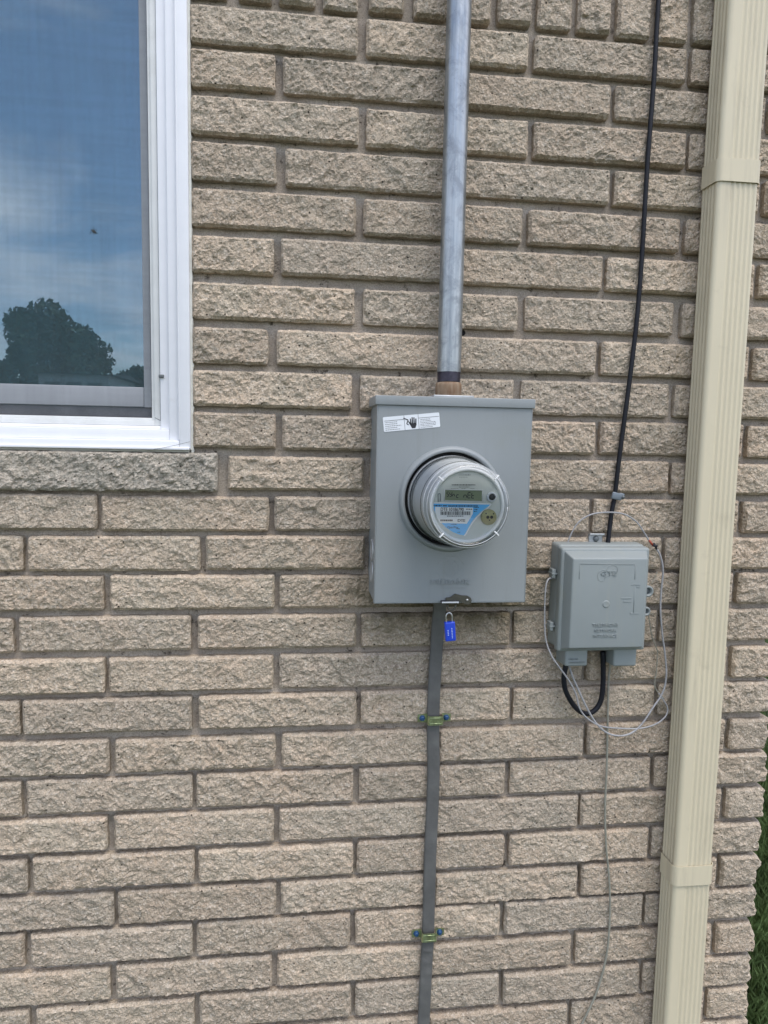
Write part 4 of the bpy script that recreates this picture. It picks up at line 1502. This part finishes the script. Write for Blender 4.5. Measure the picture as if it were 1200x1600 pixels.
bo.lathe([(.0072, fyt + .0005), (.0070, fyt - .0004), (.0055, fyt - .0010), (.0030, fyt - .0004), (.0001, fyt - .0006)], (pc[0], pc[2]), n=28)
bo.build('boss', M['tni'], cvt)
# two cable hoods under the box
for (a0_, a1_) in ((882, 919.5), (957.5, 996)):
    h_ = MB()
    yb = -.052
    p0, p1 = at(a0_, 1044, yb), at(a1_, 1017, yb)
    tapered(h_, p0[0] - .001, p1[0] + .001, p0[2] + .001, TZ0 + .006, -.006, yb, .002, .002, .002, 0, .004)
    hood = h_.build('cable_hood', M['tni'], tni)
    if a0_ < 900:
        et = MB()
        tni_text('PULL TO', 889, 903, 1031, 2.6, y=yb, sink=.0002)
        tni_text('DISCONNECT', 889, 914, 1036, 2.6, y=yb, sink=.0002)
        et.build('embossed_lettering', M['tni'], hood)
# hinges (left), lugs (right), hanging tab (top)
for (px_, py_) in ((858.5, 895), (856, 977)):
    h_ = MB(); c_ = at(px_, py_, -.03)
    h_.box(TX0 - .0085, TX0 - .0015, -.040, -.022, c_[2] - .0085, c_[2] + .0085, .0012)
    h_.box(TX0 - .0095, TX0 + .001, -.041, -.020, c_[2] - .0015, c_[2] + .0015, .0005)
    h_.build('hinge', M['tni'], tni)
for (px_, py_, sz_) in ((1015, 922, .0112), (1011, 953, .0090)):
    c_ = at(px_, py_, -.03)
    h_ = MB()
    h_.lathe([(sz_, -.004), (sz_, -.042), (sz_ * .88, -.0435), (sz_ * .62, -.0435), (sz_ * .55, -.036), (.0001, -.036)], (TX1 + sz_ * .75, c_[2]), n=28)
    h_.box(TX1 - .003, TX1 + sz_ * .75, -.036, -.006, c_[2] - sz_ * .95, c_[2] + sz_ * .95, .0015)
    lug = h_.build('lug', M['tni'], tni)
    h_ = MB(); h_.lathe([(sz_ * .56, -.0362), (sz_ * .45, -.039), (.0001, -.0395)], (TX1 + sz_ * .75, c_[2]), n=20)
    h_.build('lug_screw', M['tni_dark'], lug)
h_ = MB()
p0, p1 = at(919, 850, -.006), at(941, 834, -.006)
h_.box(p0[0], p1[0], -.009, -.002, TZ1 - .006, p1[2], .0015)
h_.box(p0[0] - .001, p1[0] + .001, -.015, -.009, p1[2] - .002, p1[2] + .0015, .0008)
tabm = h_.build('mounting_tab', M['galv'], tni)
h_ = MB(); h_.lathe([(.0058, -.009), (.0056, -.0115), (.004, -.0135), (.0001, -.0138)], ((p0[0] + p1[0]) / 2, (p0[2] + p1[2]) / 2 + .001), n=20)
h_.build('screw', M['tni_dark'], tabm)

# ------------------------------------------------------------------ cables and wires round the telephone box


def wire(name, pts, r, mat, label, cat, n=8, flat=1., sub=7):
    m_ = MB(); m_.tube(pts, r, n, flat=flat, sub=sub)
    return tag(m_.build(name, mat), label, cat)


bc = [at(px_, py_, y_) for px_, py_, y_ in ((1029, -2, -.014), (1022, 120, -.014), (1012, 250, -.014), (1003, 400, -.013), (995, 500, -.013), (983, 600, -.013), (975, 660, -.013), (967, 720, -.013), (960.5, 775, -.012), (955, 805, -.013), (950, 848, -.016))]
top = bc[0]
wire('cable', [(top[0] + .012, -.014, HTOP - .02), (top[0] + .006, -.014, .5)] + bc + [(bc[-1][0] - .001, -.018, TZ1 - .02)], .0044, M['blackcable'],
     'black cable running down the bricks to the top of the telephone box', 'cable', 10)
clip = empty('cable_clip', at(961, 775, -.01), 'grey metal clip holding the black cable to a mortar joint', 'cable clip')
c_ = at(962, 775, -.014)
m_ = MB()
RR = Matrix.Rotation(math.radians(12), 3, 'Y')
m_.box(c_[0] - .010, c_[0] + .010, -.0205, -.0155, c_[2] - .0068, c_[2] + .0068, .0018, rot=RR)
m_.box(c_[0] + .006, c_[0] + .016, -.0185, -.006, c_[2] - .0062, c_[2] + .0058, .002, rot=RR)
m_.build('band', M['clipmetal'], clip)
m_ = MB(); m_.lathe([(.0034, -.0195), (.003, -.0215), (.0001, -.022)], (c_[0] + .0125, c_[2] - .0015), n=12)
m_.build('nail', M['tni_dark'], clip)

loop_px = [(884, 1040, -.030), (881, 1060, -.030), (884, 1080, -.028), (895, 1100, -.026), (907, 1112, -.024), (919, 1115, -.022), (931, 1108, -.022), (939, 1094, -.022), (942, 1072, -.022), (942.5, 1045, -.022), (942, 1018, -.022)]
wire('cable', [at(*p) for p in loop_px], .0050, M['blackcable'], 'black cable loop hanging between the two hoods under the telephone box', 'cable', 12)

w1 = [(871, 904, -.03), (857, 905, -.036), (852, 925, -.040), (851, 970, -.040), (853, 1000, -.042), (862, 1025, -.048), (875, 1044, -.050), (890, 1065, -.048), (900, 1085, -.046), (905, 1105, -.044), (915, 1120, -.040), (935, 1133, -.034),
      (960, 1137.5, -.030), (1000, 1138, -.026), (1025, 1131, -.024), (1040, 1119, -.022), (1043, 1106, -.020), (1036, 1093, -.018), (1029, 1083, -.016)]
wire('wire', [at(*p) for p in w1], .0016, M['greywire'], 'grey wire from the hinge side looping flat under the telephone box', 'wire')
w2 = [(889, 1040, -.030), (895, 1058, -.032), (903, 1076, -.034), (914, 1100, -.036), (928, 1125, -.034), (945, 1143, -.032), (965, 1149.5, -.030), (985, 1146, -.028), (1003, 1131, -.026), (1020, 1106, -.026), (1035, 1083, -.026),
      (1041, 1058, -.026), (1040, 1030, -.026), (1035, 992, -.026), (1032, 955, -.026), (1033, 925, -.026), (1036, 890, -.026), (1031, 866, -.024), (1024, 856, -.022)]
wire('wire', [at(*p) for p in w2], .0019, M['greywire'], 'thick grey wire sweeping below the telephone box and up to the taped splice', 'wire')
w3 = [(884, 856, -.012), (888, 845, -.014), (895, 829, -.016), (906, 814, -.018), (925, 803.5, -.020), (950, 800.5, -.022), (974, 803, -.022), (994, 815, -.022), (1007, 833, -.022), (1016, 848, -.022)]
wire('wire', [at(*p) for p in w3], .0015, M['greywire'], 'grey wire arching over the top of the telephone box to the taped splice', 'wire')
w4 = [(1012, 952, -.03), (1015, 972, -.026), (1019, 995, -.020), (1027, 1016, -.014), (1027, 1022, -.014), (1026, 1045, -.014), (1023, 1066, -.014), (1025, 1077, -.014), (1032, 1086, -.014), (1038, 1092, -.015)]
wire('wire', [at(*p) for p in w4], .0011, M['olivewire'], 'thin dark wire hanging from the lower lug beside the telephone box', 'wire')
w5 = [(1018, 912, -.02), (1022, 905, -.016), (1027, 893, -.012)]
wire('wire', [at(*p) for p in w5], .0008, M['olivewire'], 'short stub of dark wire above the upper lug of the telephone box', 'wire')
w6 = [(954, 1036, -.02), (951, 1060, -.016), (950, 1100, -.013), (949, 1150, -.012), (948, 1200, -.012), (945.5, 1260, -.012), (947, 1320, -.012), (952, 1375, -.013), (953, 1430, -.012), (948, 1490, -.012), (934, 1545, -.012), (915, 1588, -.012), (895, 1625, -.012)]
wire('wire', [at(*p) for p in w6] + [(.66, -.012, -2.2), (.66, -.012, GZ + .01)], .0023, M['olivewire'], 'dull grey wire hanging straight down the lower bricks toward the ground', 'wire')
spl = empty('wire_splice', at(1022, 852, -.022), 'red and black taped splice in the grey wire beside the telephone box', 'wire splice')
m_ = MB(); m_.tube([at(1014, 844, -.023), at(1021, 853, -.023)], .0021, 8, sub=1); m_.build('red_tape', M['red'], spl)
m_ = MB(); m_.tube([at(1020, 852, -.024), at(1027, 853, -.026)], .0028, 8, sub=1); m_.tube([at(1022, 849, -.026), at(1026, 858, -.024)], .0020, 8, sub=1)
m_.build('black_tape', M['rubber'], spl)

# ------------------------------------------------------------------ downspout
DX0, DX1, DF, DB = .9385, 1.0185, -.066, -.016
ds = empty('downspout', (.978, -.04, GZ), 'cream ribbed aluminium downspout strapped to the wall near its corner', 'downspout')


def ds_profile(off=0., ribs=True):
    P_ = []
    r = .0085 + off
    x0, x1, yf, yb = DX0 - off, DX1 + off, DF - off, DB
    P_.append((x0, yb))
    # left side with ribs
    ys = np.linspace(yb, yf + r, 40)
    for y in ys[1:]:
        a = 0.
        if ribs and yf + .008 < y < yb - .004:
            a = .0014 * (.5 - .5 * math.cos((y - yf - .008) / .0105 * 2 * math.pi))
        P_.append((x0 + a, y))
    for k in range(1, 9):
        t = math.pi / 2 * k / 8
        P_.append((x0 + r - r * math.cos(t), yf + r - r * math.sin(t)))
    xs = np.linspace(x0 + r, x1 - r, 110)
    for x in xs[1:]:
        a = 0.
        if ribs and x > x0 + .0235 and x < x1 - .0065:
            a = .0019 * (.5 - .5 * math.cos((x - x0 - .0235) / .0100 * 2 * math.pi))
        P_.append((x, yf + a))
    for k in range(1, 9):
        t = math.pi / 2 * k / 8
        P_.append((x1 - r + r * math.sin(t), yf + r - r * math.cos(t)))
    for y in np.linspace(yf + r, yb, 30)[1:]:
        P_.append((x1, y))
    return P_


def extrude_prof(mb, P_, zs, close=False, sx=None):
    n = len(P_)
    vs = []
    for z in zs:
        k = sx(z) if sx else 0
        vs += [(p[0] + k, p[1], z) for p in P_]
    fs = [(j * n + i, j * n + i + 1, (j + 1) * n + i + 1, (j + 1) * n + i) for j in range(len(zs) - 1) for i in range(n - 1)]
    if close:
        fs += [(j * n + n - 1, j * n, (j + 1) * n, (j + 1) * n + n - 1) for j in range(len(zs) - 1)]
    mb.add(vs, fs, True)


zU = at(1150, 247, -.07)[2]
zU2 = at(1150, 283, -.07)[2]
zL, zL2 = at(1090, 1354, -.07)[2], at(1090, 1384, -.07)[2]
wob = lambda z: .0008 * math.sin(z * 3.1) + .0004 * math.sin(z * 9)
m_ = MB(); extrude_prof(m_, ds_profile(.0003), list(np.linspace(HTOP - .01, (zU + zU2) / 2, 14)), True, wob); m_.build('upper_pipe', M['beige'], ds)
m_ = MB(); extrude_prof(m_, ds_profile(0.), list(np.linspace((zU + zU2) / 2 + .01, GZ + .12, 40)), True, wob)
m_.build('lower_pipe', M['beige'], ds)
for za, zb_ in ((zU, zU2), (zL, zL2)):
    m_ = MB()
    P_ = ds_profile(.0030, False)
    extrude_prof(m_, P_, [za, za - .0015, zb_ + .0015, zb_], False, wob)
    Pi = [((p[0] - .9785) * .985 + .9785, p[1] + .001) for p in P_]
    extrude_prof(m_, Pi, [za, zb_], False, wob)
    n = len(P_)
    for z in (za, zb_):
        m_.add([(p[0] + wob(z), p[1], z) for p in P_] + [(p[0] + wob(z), p[1], z) for p in Pi], [(i, i + 1, n + i + 1, n + i) for i in range(n - 1)])
    m_.build('strap', M['beige'], ds)

# ------------------------------------------------------------------ what stands across the lawn (seen mirrored in the window)
REFL_Y = lambda px, py, Y: at(px, py, Y)


def mirrored(px, py, dist):
    """point at Y=-dist whose reflection in the pane shows at pixel (px,py)"""
    p = at(px, py, 2 * (SY + .01) + dist)
    return (p[0], -dist, p[2])


def crown(c, rad, n, leaf, seed, lumps=14, skew=0.):
    rng = np.random.default_rng(seed)
    cs = [np.array(c) + (rng.random(3) - .5) * 2 * np.array(rad) * .62 for _ in range(lumps)]
    if skew:
        for q_ in cs:
            q_[2] -= skew * rad[2] * max(0, (q_[0] - c[0]) / rad[0] + .15)
    rs = [min(rad) * rng.uniform(.30, .50) for _ in range(lumps)]
    V, F = [], []
    for i in range(n):
        k = rng.integers(lumps)
        d = rng.normal(size=3); d /= np.linalg.norm(d)
        p = cs[k] + d * rs[k] * (rng.random() ** .25)
        a, b_ = rng.normal(size=3), rng.normal(size=3)
        a /= np.linalg.norm(a); b_ -= a * (a @ b_); b_ /= np.linalg.norm(b_)
        s_ = leaf * rng.uniform(.6, 1.4)
        q0 = len(V)
        V += [p - a * s_, p + b_ * s_ * .6, p + a * s_, p - b_ * s_ * .6]
        F.append((q0, q0 + 1, q0 + 2, q0 + 3))
    return [tuple(v) for v in V], F


def tree(px, top_px, base_w, dist, seed, label, n=9000, leaf=.16, group=None, skew=0.):
    top = mirrored(px, top_px, dist)
    scale = dist / F_PX
    rw = base_w * scale / 2
    hgt = top[2] - GZ
    t = empty('tree', (top[0], -dist, GZ), label, 'tree', group)
    zc = GZ + hgt * .56
    V, F = crown((top[0], -dist, zc), (rw, rw * .8, hgt * .42), n, leaf, seed, 30, skew)
    m_ = MB(); m_.add(V, F); m_.build('crown', M['leaf'], t, normals=False)
    m_ = MB()
    m_.tube([(top[0], -dist, GZ), (top[0] + .1, -dist, GZ + hgt * .3), (top[0] - .05, -dist, GZ + hgt * .65)], lambda q_: .28 * (1 - .7 * q_) * hgt / 9, 10, sub=4)
    for a in range(5):
        an = a * 1.3
        m_.tube([(top[0], -dist, GZ + hgt * (.25 + .06 * a)), (top[0] + math.cos(an) * rw * .4, -dist + math.sin(an) * rw * .3, GZ + hgt * (.45 + .06 * a)),
                 (top[0] + math.cos(an) * rw * .7, -dist + math.sin(an) * rw * .5, GZ + hgt * (.58 + .05 * a))], lambda q_: .1 * (1 - .8 * q_) * hgt / 9, 7, sub=3)
    m_.build('trunk', M['bark'], t)


tree(95, 445, 178, 34, 1, 'broad leafy tree mirrored large in the window glass', 16000, .13, skew=.45)
tree(-5, 540, 90, 42, 2, 'lower dark tree mirrored left of the broad tree in the window', 7000, .17)
tree(208, 550, 80, 42, 3, 'small rounded tree mirrored right of the broad tree in the window', 7000, .15)
tree(-120, 540, 120, 45, 4, 'dense tree farther along the lot line, beyond the mirrored group', 7000, .18)
hd = MB()
a_, b_ = mirrored(-150, 590, 48), mirrored(320, 590, 48)
rng = np.random.default_rng(8)
V, F = [], []
for i in range(16000):
    x = a_[0] + (b_[0] - a_[0]) * rng.random()
    hh = (2.9 + .9 * math.sin(x * .5) + .5 * math.sin(x * 1.3 + 1))
    p = np.array([x, -48 + rng.normal() * .9, GZ + rng.random() ** .7 * hh])
    a, c_ = rng.normal(size=3), rng.normal(size=3)
    a /= np.linalg.norm(a); c_ -= a * (a @ c_); c_ /= np.linalg.norm(c_)
    q0 = len(V); s_ = .2
    V += [tuple(p - a * s_), tuple(p + c_ * s_), tuple(p + a * s_), tuple(p - c_ * s_)]
    F.append((q0, q0 + 1, q0 + 2, q0 + 3))
hd.add(V, F)
tag(hd.build('hedge', M['leaf'], normals=False), 'long dark hedge closing the far side of the lawn, mirrored low in the window', 'hedge')
# neighbour's low house
nh = empty('neighbour_house', (mirrored(115, 600, 31)[0], -31, GZ), 'low pale house with grey roof mirrored under the broad tree', 'house')
xa, xb = mirrored(60, 590, 31)[0], mirrored(170, 590, 31)[0]
zr = mirrored(100, 584, 31)[2]
m_ = MB(); m_.box(xa, xb, -36, -31, GZ, zr, 0); m_.build('wall', M['siding'], nh)
m_ = MB()
zt_ = mirrored(100, 576, 31)[2]
m_.add([(xa - .3, -30.7, zr), (xb + .3, -30.7, zr), (xb + .3, -36.3, zr), (xa - .3, -36.3, zr), (xa - .3, -33.5, zt_), (xb + .3, -33.5, zt_)],
       [(0, 1, 5, 4), (2, 3, 4, 5), (0, 4, 3), (1, 2, 5), (0, 3, 2, 1)])
m_.build('roof', M['roofing'], nh)
for k in range(3):
    xw = xa + (xb - xa) * (.2 + .3 * k)
    m_ = MB(); m_.box(xw - .3, xw + .3, -30.99, -30.95, zr - 1.1, zr - .35, 0); m_.build('window', M['interior'], nh)
